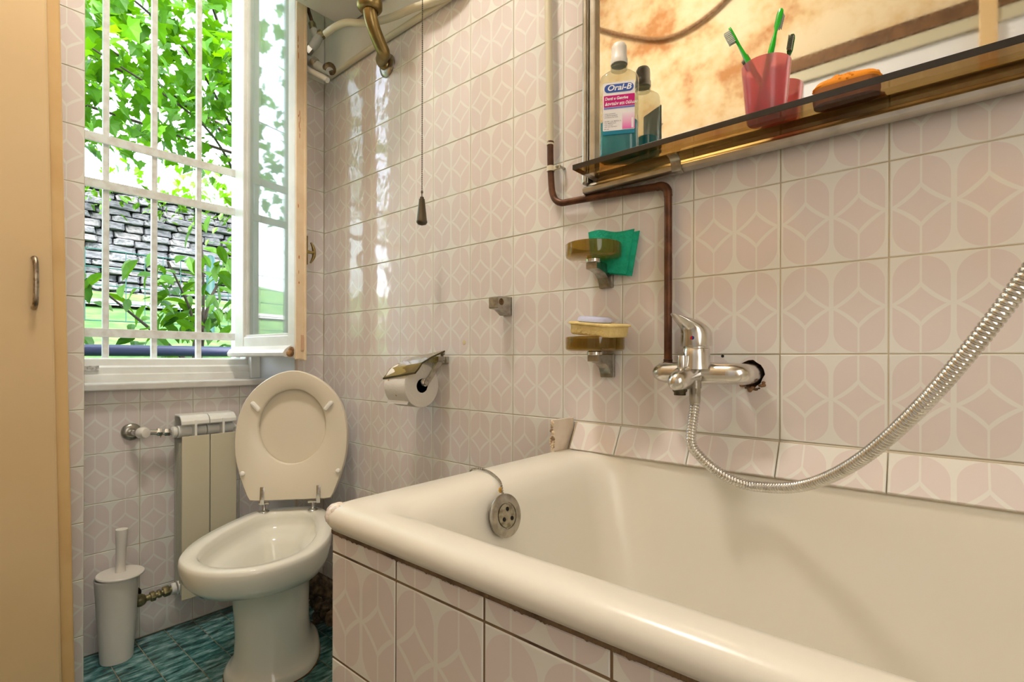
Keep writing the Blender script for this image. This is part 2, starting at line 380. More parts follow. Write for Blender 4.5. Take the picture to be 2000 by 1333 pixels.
# crumbs of broken glaze and mortar round the hole
crumb = []
for k in range(26):
    a = random.uniform(-2.6, .6); rr = random.uniform(.0225, .0285); s = random.uniform(.0015, .0045)
    V, F = ball((0, 0, 0), s, 4); mx = Matrix.Translation((W - .0004, HY + rr * math.cos(a), HZ + rr * math.sin(a) * 1.05)) @ Matrix.Diagonal((.45, random.uniform(.7, 1.6), random.uniform(.6, 1.2), 1))
    crumb.append(move((V, F), mx))
cr_ = struct('mortar_crumbs', join(*crumb), MORTAR, wr); cr_['kind'] = 'stuff'
for (y, z) in ((0.3115, 0.8995), (0.435, 0.8815)):
    struct('screw_hole', lathe([(.0028, 0), (.0028, .0006), (.0008, .0008)], (W - .0002, y, z), (-1, 0, 0), 10), BLACK, wr)
struct('chipped_glaze', lathe([(.0075, 0), (.006, .0006), (.002, .001)], (W - .0004, 1.0, 0.9375), (-1, 0, 0), 7), mat('chip', (214, 200, 160), .8), wr)

# back wall: two piers, the niche under the window, the lintel
XL, XR, SILLZ, WTOP = 0.295, 0.8737, 0.815, 2.72
wb = struct('wall_back', join(box(-.75, XL, YF + .009, 2.30, 0, 2.98), box(XR, W + .16, YF + .009, 2.30, 0, 2.98), box(XL, XR, YR + .009, 2.30, 0, SILLZ - .022), box(XL, XR, YF + .009, 2.30, WTOP, 2.98)), REVEAL)
wb['label'] = 'back wall with the tiled window niche'
struct('grout', join(box(-.75, XL, YF + .0012, YF + .0089, 0, TOPT), box(XR, W + .0011, YF + .0012, YF + .0089, 0, TOPT), box(XL, XR, YR + .0012, YR + .0089, 0, SILLZ - .022)), GROUT, wb)
zf = [0.894 + 0.0108 - 0.15 * j for j in range(7, -8, -1)]
lay_tiles(wb, (0, YF, 0), (1, 0, 0), Vz, [XL - .15 * k for k in (4, 3, 2, 1, 0)], zf, (-.05, XL, 0, TOPT))
lay_tiles(wb, (0, YF, 0), (1, 0, 0), Vz, [W - .15, W], zf, (XR, W - .0005, 0, TOPT))
zr = [0.894 - 0.1431 - 0.15 * j for j in range(6, -2, -1)]
lay_tiles(wb, (0, YR, 0), (1, 0, 0), Vz, [0.4683 + .15 * k for k in range(-2, 4)], zr, (XL, XR, 0, SILLZ - .022))
struct('upper_plaster', box(XR, W, YF + .004, YF + .0089, TOPT, 2.98), PLASTER, wb)
# tiles on the near return of the right pier are plain paint; a thin worn edge of tile shows
struct('tile_edge', box(XR - .0008, XR + .006, YF - .0004, YF + .008, 0, TOPT), mat('raw_tile_edge', (206, 190, 172), .8), wb)

wl = struct('wall_left', box(-.78, -.62, -1.25, 2.30, 0, 2.98), STAIN); wl['label'] = 'left wall of damp-stained cream plaster'
wk = struct('wall_rear', box(-.78, W + .16, -1.38, -1.25, 0, 2.98), mat('rear_wall_paint', (232, 222, 202), .85)); wk['label'] = 'wall behind the viewer'
ce = struct('ceiling', box(-.78, W + .16, -1.38, 2.30, 2.98, 3.08), mat('ceiling_paint', (238, 230, 214), .9, noise=(4, (232, 212, 180), .5))); ce['label'] = 'white ceiling'
fl = struct('floor', box(-.78, W + .16, -1.38, 2.30, -.12, -.0012), FGROUT); fl['label'] = 'floor of small green marbled tiles'
fx = [0.3723 + 0.0817 * k for k in range(-5, 8)]; fy = [1.5992 + 0.1516 * k for k in range(-6, 4)]
lay_tiles(fl, (0, 0, 0), (1, 0, 0), (0, 1, 0), fx, fy, (-.05, W, .72, YR), FTILE, wob=.002, skip=lambda a, b, c, d: a > XR - .02 and c > YF)

# door in the left wall, seen in the mirror
d1 = struct('door_1', box(-.622, -.604, -.42, .47, 0, 2.112), DOORW); d1['label'] = 'white door in the left wall, seen in the mirror'
struct('lintel', bbox(-.66, -.585, -.55, .60, 2.165, 2.225, .004), WOODB, d1)
struct('frame_head', bbox(-.64, -.590, -.50, .53, 2.113, 2.164, .004), DOORG, d1)
struct('jamb', bbox(-.64, -.580, -.155, -.105, 0, 2.98, .004), CREAM, d1)
struct('jamb', bbox(-.64, -.592, .47, .53, 0, 2.112, .004), DOORG, d1)
cab = obj('cable', tube(smooth_path([(-.605, 1.55, 2.82), (-.603, 1.30, 2.66), (-.600, 1.08, 2.565), (-.600, .86, 2.60), (-.603, .66, 2.74), (-.606, .54, 2.90)], 8), .010, 8), mat('cable_brown', (128, 96, 66), .6), None, True)
setp(cab, 'brown cable sagging across the stained left wall, seen in the mirror', 'cable')
lampb = empty('ceiling_lamp', (.26, .95, 2.98), 'round opal ceiling lamp over the bath', 'lamp')
obj('lamp_base', lathe([(.12, 0), (.12, .03), (.10, .035)], (.26, .95, 2.98), (0, 0, -1), 24), WPLAST, lampb, True)
opal = bpy.data.materials.new('opal_glass_lit'); opal.use_nodes = True; opal.node_tree.nodes['Principled BSDF'].inputs['Emission Color'].default_value = (1, .93, .83, 1); opal.node_tree.nodes['Principled BSDF'].inputs['Emission Strength'].default_value = 76.0
obj('lamp_shade', lathe([(.10, .035), (.13, .05), (.14, .08), (.12, .11), (.06, .13), (.001, .135)], (.26, .95, 2.98), (0, 0, -1), 24), opal, lampb, True)

# ---------------------------------------------------------------- window, sill, grille
sl = struct('trim_1', bbox(XL - .01, .856, 1.914, 2.045, SILLZ - .022, SILLZ, .004), MARBLE); sl['label'] = 'grey white marble window sill with a worn edge'
wn = bpy.data.objects.new('window_1', None); COL.objects.link(wn); wn.location = (.585, 2.06, SILLZ); setp(wn, 'old white wooden window with one casement swung into the room', kind='structure')
FY0, FY1 = 2.03, 2.085
prof = [(FY0, SILLZ), (FY0, .838), (FY0 + .006, .842), (FY0 + .006, .862), (FY0 + .014, .868), (FY0 + .018, .888), (FY0 + .03, .893), (FY1, .890), (FY1, SILLZ)]
obj('frame_rail', prism([(XL, y, z) for y, z in prof], (.8737 - XL, 0, 0)), WHITEP, wn)
obj('frame_jamb', join(bbox(.838, .8737, FY0 - .012, FY1, SILLZ, WTOP, .003), bbox(.828, .842, FY0 + .012, FY1, .89, WTOP, .002)), WHITEP, wn)
obj('frame_jamb', bbox(XL, XL + .035, FY0, FY1, SILLZ, WTOP, .003), WHITEP, wn)
obj('frame_head', bbox(XL, XR, FY0, FY1, WTOP - .05, WTOP, .003), WHITEP, wn)
hg = obj('hinge', join(bbox(XL + .036, XL + .085, FY0 - .004, FY0 + .002, .852, .868, .001), lathe([(.005, 0), (.005, .02)], (XL + .040, FY0 - .004, .850), (0, 0, 1), 8), lathe([(.003, 0), (.002, .001)], (XL + .058, FY0 - .004, .860), (0, -1, 0), 8), lathe([(.003, 0), (.002, .001)], (XL + .072, FY0 - .004, .860), (0, -1, 0), 8)), mat('painted_hinge', (206, 202, 196), .4, noise=(60, (120, 112, 104), .8)), wn)
# the casement: hinged at A on the right jamb, free edge at B
A = Vector((.785, 2.035, 0)); B = Vector((.822, 1.632, 0)); cl = (B - A).length; ex = (B - A).normalized(); ey = Vector((-ex.y, ex.x, 0))   # ey: towards the right wall face
if ey.x < 0: ey = -ey
ca = bpy.data.objects.new('casement', None); COL.objects.link(ca); ca.location = A + Vector((0, 0, .905)); adopt(ca, wn); ca['label'] = 'open casement with glass pane and brass handle'
CM = Matrix((ex, ey, Vector((0, 0, 1)))).transposed().to_4x4(); CM.translation = A
def cb(x0, x1, y0, y1, z0, z1, b=.003): return move(bbox(x0, x1, y0, y1, z0, z1, b), CM)
TH = .030; z0, z1 = .905, 2.66
obj('stile', join(cb(0, .062, 0, TH, z0, z1), cb(.062, .070, .010, .030, z0 + .07, z1 - .06, .002), cb(-.008, .012, .008, TH - .006, z0, z1, .003)), WHITEP, ca)
WARMP = mat('warm_lit_paint', (230, 208, 174), .4, noise=(24, (222, 196, 158), .6))  # warm indoor light on the free edge, put into its paint colour
obj('stile', join(cb(cl - .052, cl - .010, 0, TH, z0 - .012, z1), cb(cl - .060, cl - .052, .010, .030, z0 + .07, z1 - .06, .002)), WHITEP, ca)
obj('stile_edge', join(cb(cl - .010, cl, -.001, TH + .002, z0 - .016, z1, .002), cb(cl - .030, cl + .004, TH - .004, TH + .006, z0 - .02, z1, .003)), WARMP, ca)
obj('bottom_rail', join(cb(.062, cl - .052, .002, TH - .002, z0, z0 + .066), cb(.060, cl - .050, .008, .026, z0 + .062, z0 + .074, .002)), WHITEP, ca)
weather = [(.03, z0 + .034), (-.004, z0 + .030), (-.022, z0 + .018), (-.030, z0 + .006), (-.028, z0 - .004), (-.018, z0 - .008), (.03, z0 - .008)]
obj('weather_bar', move(prism([(.004, y, z) for y, z in weather], (cl - .034, 0, 0)), CM), WHITEP, ca)
obj('rotten_wood', join(move(ball((cl - .020, -.010, z0 + .004), .012, 5), CM), move(ball((cl - .022, -.004, z0 + .016), .010, 5), CM)), mat('bare_wood', (168, 128, 84), .9, bump=(120, .9), noise=(50, (110, 78, 48), .9)), ca)
obj('top_rail', cb(.062, cl - .052, .002, TH - .002, z1 - .06, z1), WHITEP, ca)
obj('pane', cb(.066, cl - .056, .019, .023, z0 + .068, z1 - .058, .0005), PANE, ca)
obj('bolt_slot', join(cb(cl - .0005, cl + .0022, .016, .030, z0 + .012, z0 + .066, .001), cb(cl + .001, cl + .004, .019, .027, z0 + .016, z0 + .060, .001)), mat('slot_paint', (206, 170, 140), .5), ca)
chips = [move(ball((0, 0, 0), 1.0, 3), CM @ Matrix.Translation((cl + .0001, yy, z)) @ Matrix.Diagonal((.0005, random.uniform(.0008, .0022), random.uniform(.003, .014), 1))) for yy, z in ((.004, 1.93), (.005, 1.90), (.004, 1.955), (.010, 1.71), (.012, 1.69), (.008, 1.67), (.011, 1.655), (.006, 1.70), (.010, 1.635), (.009, 1.23), (.008, 1.18), (.009, 1.145), (.006, 1.40))]
obj('paint_chips', join(*chips), mat('bare_red_primer', (190, 118, 74), .8), ca)
hz = 1.255
hd = obj('handle', join(cb(cl - .022, cl + .004, TH + .006, TH + .010, hz - .046, hz + .052, .002), move(lathe([(.005, 0), (.006, .012), (.0045, .022), (.008, .030)], (cl - .008, TH + .008, hz), (0, 1, 0), 12), CM),
     move(tube(smooth_path([(cl - .008, TH + .026, hz - .036), (cl - .008, TH + .037, hz - .018), (cl - .008, TH + .040, hz), (cl - .008, TH + .037, hz + .018), (cl - .008, TH + .028, hz + .034)], 5), [.003 + .0035 * math.sin(PI * i / 20) for i in range(21)], 8), CM)), BRASS, ca, True)
# security grille outside
gr = empty('window_grille', (.57, 2.115, .83), 'white painted iron security grille of square bars outside the window', 'grille')
for x in (.277, .4126, .548, .688, .826): obj('bar', bbox(x - .0085, x + .0085, 2.107, 2.124, .80, 2.70, .0015), IRONP, gr)
for z in (.975, 1.462, 1.612, 2.50): obj('crossbar', bbox(.18, .96, 2.098, 2.107, z - .0145, z + .0145, .0015), IRONP, gr)

# ---------------------------------------------------------------- bath
bt = empty('bathtub', (.66, -.10, 0), 'cream enamelled bathtub with rounded rim along the pink tiled wall', 'bathtub')
def ring(x0, x1, y1, r, z): return rrect(x0, x1, -.86 - (.655 - y1) * -1 * 0 + (.655 - y1), y1, r, z, 10)
RS = [ring(.386, .955, .640, .02, .658), ring(.370, .960, .652, .026, .659), ring(.3635, .962, .657, .030, .668), ring(.3645, .962, .656, .030, .680), ring(.371, .962, .651, .028, .688), ring(.383, .960, .641, .028, .6915),
      ring(.402, .952, .600, .055, .6915), ring(.414, .950, .575, .065, .6885), ring(.424, .949, .560, .070, .681), ring(.431, .948, .549, .074, .668), ring(.438, .946, .538, .08, .64), ring(.452, .938, .515, .085, .55), ring(.468, .925, .480, .09, .43), ring(.485, .905, .445, .09, .345), ring(.51, .88, .41, .09, .312), ring(.56, .83, .35, .09, .302)]
obj('basin', rings(RS, False, True), ENAMEL, bt, True, 60)
seal = [ball((.3770 + dx, .6385 + dy, .676 + dz), r, 6) for dx, dy, dz, r in ((0, 0, 0, .0135), (.004, .005, .003, .013), (.010, .006, .006, .010), (-.0005, -.008, -.004, .010), (0, -.006, .005, .010))]
obj('sealant_patch', join(*seal), SILICONE, bt, True, 80)
wa = struct('wall_tub', join(box(.394, .43, -.86, .652, 0, .657), box(.43, .96, .60, .652, 0, .657)), GROUTD); wa['label'] = 'tiled front of the bath with dark stained joints'
struct('joint_grime_and_shade', box(.3862, .3942, -.86, .6595, 0, .6575), GROUTD, wa)  # dirty tile joints; the strip above the tiles doubles as painted rim shade
lay_tiles(wa, (.385, 0, 0), U, Vz, [-.6620 + .1493 * k for k in range(0, 8)], [.6190 - .1493 * k for k in (4, 3, 2, 1, 0)] + [.7683], (-.6600, .34, .0, .6455), wob=.002, g=.0015)
shade_balls = []  # dark bead modelled in place of the shadow line under the bath rim
random.seed(17)
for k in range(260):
    y = .657 - k * .0046; shade_balls.append(move(ball((0, 0, 0), 1.0, 3), Matrix.Translation((.3855 - random.uniform(0, .0012), y, .6480 + random.uniform(-.0010, .0010))) @ Matrix.Diagonal((.0016, .0042, random.uniform(.0026, .0044), 1))))
go = struct('rim_shade_bead', join(*shade_balls), GROUTD, wa); go['kind'] = 'stuff'
struct('mortar_lump', join(*[move(ball((0, 0, 0), s, 5), Matrix.Translation((.388, y, z)) @ Matrix.Diagonal((.6, 1.2, .8, 1))) for y, z, s in ((.655, .6535, .0065), (.646, .653, .005), (.651, .649, .0055), (.636, .6545, .004))]), MORTAR, wa)
# sloping cut tiles sealing the bath to the wall, and the stub tile at their end
st = struct('trim_2', prism([(W - .0008, -.62, .751), (W - .0005, -.62, .690), (.9475, -.62, .690), (.9475, -.62, .6925)], (0, 1.255, 0)), GROUT); st['label'] = 'sloping strip of cut tiles between bath and wall'
sv = (Vector((W - .002, 0, .7505)) - Vector((.944, 0, .6925))); sl_ = sv.length; sv = sv.normalized()
org = Vector((.944, 0, .6925)) + Vector(U).cross(sv) * .0022
lay_tiles(st, org, U, sv, ul, [sl_ - .15, sl_], (-.630, .62, .0, sl_ - .0008), wob=.004)
stub = obj('end_tile', bbox(.898, W - .003, .640, .648, .6885, .7600, .0008), mat('plain_glaze', (220, 206, 186), .25, noise=(30, (208, 188, 164), .6)), st)
ragged = [move(ball((0, 0, 0), random.uniform(.0015, .0045), 4), Matrix.Translation((.8984 + random.uniform(0, .001), random.uniform(.6405, .648), .694 + .065 * random.random()))) for k in range(44)]
obj('broken_edge', join(*ragged), mat('broken_tile_edge', (228, 208, 176), .9, noise=(90, (108, 70, 40), .9)), st)

# plug hanging on its chain over the far rim
pg = empty('bath_plug', (.668, .545, .59), 'round chrome bath plug hanging by a ball chain inside the tub', 'bath plug')
pc = Vector((.6045, .5270, .6455)); pn = Vector((-.06, -.97, .20)).normalized()
obj('plug_disc', lathe([(.001, -.010), (.024, -.010), (.030, .0), (.0335, .0025), (.0335, .005), (.029, .0075), (.0205, .0075), (.0205, .0055), (.001, .0055)], pc, pn, 36), CHROMED, pg, True)
sx, sz = frame_for(pn)
obj('plug_centre', lathe([(.019, .004), (.0185, .0078), (.014, .0088), (.001, .0092)], pc, pn, 28), mat('limescaled_chrome', (170, 164, 146), .4, .8, noise=(120, (120, 112, 90), .8), bump=(200, .3)), pg, True)
for a in (95, 215, 335):
    c = pc + sx * (.010 * math.cos(math.radians(a))) + sz * (.010 * math.sin(math.radians(a)))
    obj('drain_hole', lathe([(.0034, .0078), (.0034, .0094), (.001, .0095)], c, pn, 10), BLACK, pg)
cp = resample(smooth_path([(.662, .668, .640), (.662, .664, .680), (.661, .648, .6935), (.659, .622, .6950), (.650, .596, .6945), (.634, .566, .692), (.618, .545, .6885), tuple(pc + sz * .031 + pn * .004)], 10), .0056)
obj('ball_chain', join(*[ball(p, .0022, 4) for p in cp], tube(cp, .0007, 5)), CHROMED, pg, True)
obj('rust_stain', join(lathe([(.005, 0), (.003, .0006)], pc + sz * .036 + Vector((.004, .004, .002)), pn, 7), lathe([(.0035, 0), (.002, .0006)], pc + sz * .022 - sx * .026 + Vector((0, .006, 0)), pn, 7)), mat('rust_spot', (206, 160, 70), .8), pg)

# ---------------------------------------------------------------- toilet (local frame: a = forward, b = to the right as seen)
TO = Vector((.7835, 1.6035, 0)); fa = Vector((-.655, -.756, 0)).normalized(); fb = Vector((-fa.y, fa.x, 0)); fb = fb if fb.x > 0 else -fb
TMx = Matrix((fa, fb, Vector((0, 0, 1)))).transposed().to_4x4(); TMx.translation = TO
tl = empty('toilet', TO, 'white ceramic toilet with its cream seat raised, in the corner under the window', 'toilet')
hw = [(-.052, 0), (-.051, .035), (-.046, .065), (-.030, .092), (0, .115), (.05, .134), (.11, .152), (.18, .168), (.25, .176), (.32, .172), (.38, .155), (.425, .122), (.455, .085), (.472, .045), (.477, 0)]
base_outline = [(a, b) for a, b in hw] + [(a, -b) for a, b in reversed(hw[1:-1])]
def outline_pts(nn=64):
    P = [Vector((a, b, 0)) for a, b in base_outline]; P.append(P[0]); L = 0; seg = []
    sp_ = smooth_path(P, 6); return resample(sp_, sum((q - p).length for p, q in zip(sp_, sp_[1:])) / nn)[:nn]
OP = outline_pts()
def oring(s, z, ca_=.22, na=None, sb=None, tilt=0):
    na = ca_ if na is None else na; sb = s if sb is None else sb
    return [TMx @ Vector((na + (p.x - ca_) * s, p.y * sb, z + tilt * (p.x - ca_))) for p in OP]
out = [oring(.62, .0, .22, .125, .70), oring(.625, .018, .22, .125, .70), oring(.605, .026, .22, .126, .66), oring(.575, .034, .22, .128, .60), oring(.545, .07, .22, .132, .545), oring(.53, .12, .22, .135, .53), oring(.525, .18, .22, .14, .54), oring(.55, .270, .22, .148, .575), oring(.61, .292, .22, .160, .66), oring(.75, .303, .22, .188, .80), oring(.885, .318, .22, .211, .91), oring(.96, .342, .22, .218, .965), oring(.99, .370, .22, .22, .998), oring(1.0, .388), oring(.992, .397), oring(.975, .4005), oring(.86, .4005, .22, .225, .80), oring(.835, .396, .22, .227, .765), oring(.825, .380, .22, .227, .75), oring(.83, .362, .22, .227, .757), oring(.80, .352, .22, .225, .74), oring(.72, .343, .22, .22, .68), oring(.60, .332, .22, .21, .57), oring(.50, .315, .22, .195, .47), oring(.38, .26, .22, .175, .36), oring(.26, .20, .22, .165, .26), oring(.16, .185, .22, .16, .16)]
obj('bowl', rings(out, True, True), CERAMIC, tl, True, 70)
obj('grime_line', rings([oring(.632, .0005, .22, .125, .712), oring(.632, .003, .22, .125, .712)], False, True), mat('brown_grime', (96, 70, 40), .9, noise=(60, (150, 116, 70), .8)), tl)
# seat frame: plane through the hinges, leaning back a little
lean = math.radians(4)
SM = TMx @ Matrix.Translation((-.006, .008, .437)) @ Matrix(((-math.sin(lean), 0, 1 * math.cos(lean), 0), (0, 1, 0, 0), (math.cos(lean), 0, math.sin(lean), 0), (0, 0, 0, 1)))   # (h up, b, out towards the bowl side)
so = [(0, 0), (0, .112), (.006, .125), (.018, .133), (.07, .152), (.13, .168), (.19, .173), (.25, .168), (.31, .150), (.36, .115), (.395, .070), (.412, .030), (.416, 0)]
SO = [(h, b) for h, b in so] + [(h, -b) for h, b in reversed(so[1:-1])]
def spts(poly, nn, dens=5):
    P = [Vector((h, b, 0)) for h, b in poly]; P.append(P[0]); q = smooth_path(P, dens); return resample(q, sum((y - x).length for x, y in zip(q, q[1:])) / nn)[:nn]
SP = spts(SO, 72)
HP = []
for p in SP:
    a = math.atan2(p.y, p.x - .235); HP.append(Vector((.235 + .120 * math.cos(a), .104 * math.sin(a), 0)))
def sr(P, s, o_, c=.2): return [SM @ Vector((c + (p.x - c) * s, p.y * s, o_)) for p in P]
obj('seat', rings([sr(SP, .985, -.000), sr(SP, 1.0, .004), sr(SP, 1.0, .012), sr(SP, .985, .0165), sr(HP, 1.03, .0165, .235), sr(HP, 1.0, .013, .235), sr(HP, 1.0, .000, .235), sr(SP, .985, .000)], False, False), SEATM, tl, True, 50)
obj('lid', rings([sr(SP, .97, -.022), sr(SP, .995, -.018), sr(SP, .995, -.008), sr(SP, .985, -.004)], True, True), SEATM, tl, True, 50)
for h, b, ang, pill in ((.300, -.112, 40, 1), (.300, .112, -40, 1), (.088, -.146, 0, 0), (.088, .146, 0, 0)):
    q = [(.0078, 0), (.0078, .004), (.006, .008), (.002, .0098)]
    d = lathe(q, (0, 0, 0), (0, 0, 1), 14)
    if pill:
        d = join(d); d = ([Vector((v.x + (.0115 if v.x > 0 else -.0115), v.y, v.z)) for v in d[0]], d[1])
    mx = SM @ Matrix.Translation((h, b, .0162)) @ Matrix.Rotation(math.radians(-ang), 4, 'Z')
    obj('bumper', move(d, mx), BUMPER, tl, True)
for b in (-.0745, .0745):
    H = TMx @ Vector((0, b, .4))
    hd_ = join(lathe([(.001, 0), (.0155, 0), (.0160, .002), (.013, .005), (.006, .007), (.0045, .009), (.0045, .030), (.001, .030)], H, (0, 0, 1), 18), tube([H + fb * -.015 + Vector((0, 0, .028)), H + fb * .015 + Vector((0, 0, .028))], .0042, 10),
               move(bbox(-.012, .044, b - .0065 - .011 * (1 if b < 0 else -1), b + .0065 - .011 * (1 if b < 0 else -1), .0160, .0195, .0012), SM), *[move(lathe([(.0026, 0), (.002, .001)], (hh, b - .011 * (1 if b < 0 else -1), .0195), (0, 0, 1), 8), SM) for hh in (.016, .034)])
    obj('hinge', hd_, CHROME, tl, True)
# waste-pipe rubble behind the pedestal
rb = []
random.seed(5)
for k in range(30):
    c = Vector((.905 + random.uniform(-.05, .06), 1.52 + random.uniform(-.10, .10), random.uniform(.0, .10)))
    rb.append(move(ball((0, 0, 0), random.uniform(.008, .02), 4), Matrix.Translation(c) @ Matrix.Diagonal((1, random.uniform(.6, 1.3), random.uniform(.6, 1.5), 1))))
ru = obj('crumbled_mortar', join(tube(smooth_path([TMx @ Vector((.02, 0, .19)), TMx @ Vector((-.06, .03, .15)), (.93, 1.60, .08)], 6), .042, 14), *rb), mat('dark_rubble', (60, 48, 36), .95, noise=(40, (116, 98, 74), .9), bump=(120, .9)), tl, True); ru['kind'] = 'stuff'

# ---------------------------------------------------------------- brush and holder
bc = Vector((.392, 1.862, 0))
bh = empty('brush_holder', bc, 'white tapered plastic toilet brush holder on the floor below the radiator valve', 'brush holder')
obj('cup', lathe([(.038, .0), (.040, .002), (.047, .12), (.0535, .240), (.0545, .244), (.0535, .248), (.051, .244), (.045, .12), (.037, .01), (.001, .008)], bc, (0, 0, 1), 32), WPLAST, bh, True)
tb = empty('toilet_brush', bc + Vector((0, 0, .25)), 'white toilet brush standing in its holder, flared handle up', 'toilet brush')
obj('brush_lid', lathe([(.001, .249), (.057, .249), (.059, .251), (.059, .254), (.057, .256), (.001, .259)], bc, (.03, -.02, 1), 32), WPLAST, tb, True)
obj('handle', lathe([(.0135, .256), (.0125, .262), (.0115, .285), (.0130, .33), (.0150, .372), (.0155, .380), (.0150, .385), (.001, .386)], bc + Vector((.002, 0, 0)), (.02, -.02, 1), 20), WPLAST, tb, True)
obj('bristles', lathe([(.005, .02), (.032, .03), (.034, .10), (.02, .12), (.006, .13), (.006, .249)], bc, (0, 0, 1), 16), WPLAST, tb, True)

# ---------------------------------------------------------------- radiator
rd = empty('radiator', (.64, 1.89, .10), 'small two-section radiator with cream front panels and a white grille top', 'radiator')
rx0, pw, ry = .5556, .0835, 1.852
for k in range(2):
    x0 = rx0 + k * pw; xa, xb = x0 + .0012, x0 + pw - .0012
    sec = obj('section', bbox(xa, xb, ry, ry + .003, .115, .640, .0012), RADC, rd)
    # curved white hood over the slot, and its web
    hood = [(ry + .008, .674), (ry + .003, .678), (ry + .004, .688), (ry + .012, .699), (ry + .026, .706), (ry + .072, .708), (ry + .072, .704), (ry + .028, .702), (ry + .016, .695), (ry + .010, .686)]
    obj('grille_hood', prism([(xa, y, z) for y, z in hood], (xb - xa, 0, 0)), RADW, sec)
    obj('web', bbox((xa + xb) / 2 - .0035, (xa + xb) / 2 + .0035, ry + .001, ry + .070, .12, .690, .0008), RADW, sec)
    obj('header', tube([(xa, ry + .045, .652), (xb, ry + .045, .652)], .020, 16), RADW, sec, True)
    obj('header', tube([(xa, ry + .045, .145), (xb, ry + .045, .145)], .020, 16), RADW, sec, True)
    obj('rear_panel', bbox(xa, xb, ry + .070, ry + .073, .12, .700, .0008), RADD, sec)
    for s in (.018, .032, .048, .060): obj('fin', bbox(xa + .002, xb - .002, ry + s, ry + s + .0018, .125, .615, .0005), mat('radiator_fin', (176, 174, 158), .5), sec)
obj('air_vent', join(hexnut((rx0 + 2 * pw, ry + .045, .652), (1, 0, 0), .012, .010), lathe([(.006, 0), (.006, .010), (.009, .011), (.009, .018), (.004, .020)], (rx0 + 2 * pw + .010, ry + .045, .652), (1, 0, 0), 14)), RADW, rd, True)
vt = empty('radiator_valve', (.44, 1.94, .66), 'chrome radiator valve with white knob and round wall plate, above the brush', 'valve')
obj('wall_plate', lathe([(.027, 0), (.027, .003), (.024, .008), (.014, .012), (.012, .012)], (.445, YR, .660), (0, -1, 0), 28), CHROMED, vt, True)
obj('valve_body', join(tube(smooth_path([(.445, YR, .660), (.445, 1.915, .660), (.452, 1.900, .660), (.475, 1.897, .660), (.540, 1.897, .652)], 6), .0085, 14), hexnut((.500, 1.897, .658), (1, 0, -.1), .0135, .014), hexnut((.520, 1.897, .655), (1, 0, -.1), .0125, .016), lathe([(.002, 0), (.002, .010)], (.510, 1.895, .650), (0, 0, -1), 6)), CHROME, vt, True)
obj('knob', lathe([(.001, 0), (.012, .001), (.0165, .006), (.0175, .020), (.014, .030), (.001, .032)], (.456, 1.908, .6595), (.45, -1, 0), 20, 1.0), WPLAST, vt, True)
obj('union', lathe([(.012, 0), (.018, .003), (.018, .012), (.014, .016)], (.540, 1.897, .652), (1, 0, 0), 18), RADW, vt, True)
vb = empty('lockshield_valve', (.45, 1.93, .14), 'tarnished brass lower radiator valve behind the brush holder', 'valve')
obj('wall_plate', lathe([(.020, 0), (.020, .006), (.012, .012)], (.452, YR, .148), (0, -1, 0), 20), DARKM, vb, True)
obj('valve_body', join(tube(smooth_path([(.452, YR, .148), (.452, 1.915, .146), (.460, 1.900, .142), (.480, 1.897, .140), (.545, 1.897, .145)], 6), .0095, 12), ball((.458, 1.900, .138), .019, 8), hexnut((.484, 1.897, .140), (1, 0, .08), .0155, .013), hexnut((.503, 1.897, .142), (1, 0, .08), .013, .010), hexnut((.518, 1.897, .143), (1, 0, .08), .0165, .018)), mat('green_brass', (150, 140, 100), .4, .7, noise=(60, (84, 82, 58), .8)), vb, True)
obj('union', lathe([(.015, 0), (.018, .003), (.018, .012)], (.540, 1.897, .145), (1, 0, 0), 16), RADW, vb, True)

# ---------------------------------------------------------------- cabinet at the left edge
cbn = empty('cabinet', (-.06, 1.66, 0), 'tall cream painted cupboard with a bow handle at the left edge', 'cabinet')
SHX = -.0185
def shear(d): return ([Vector((v[0] + SHX * (v[2] - 1.0), v[1], v[2])) for v in d[0]], d[1])
obj('body', shear(bbox(-.36, .2395, 1.603, 1.728, .0, 2.30, .004)), CREAM2, cbn)
dr = obj('door', shear(bbox(-.34, .2135, 1.583, 1.6025, .06, 2.26, .005)), CREAM, cbn)
hx, hy = .1785, 1.583
hn = obj('handle', tube(smooth_path([(hx, hy, 1.008), (hx + .0005, hy - .012, 1.010), (hx + .001, hy - .022, 1.024), (hx + .001, hy - .026, 1.062), (hx + .001, hy - .023, 1.100), (hx + .0005, hy - .013, 1.118), (hx, hy, 1.121)], 6), .0052, 12), mat('brushed_nickel', (176, 164, 146), .35, 1.0, noise=(80, (110, 96, 80), .8)), dr, True)

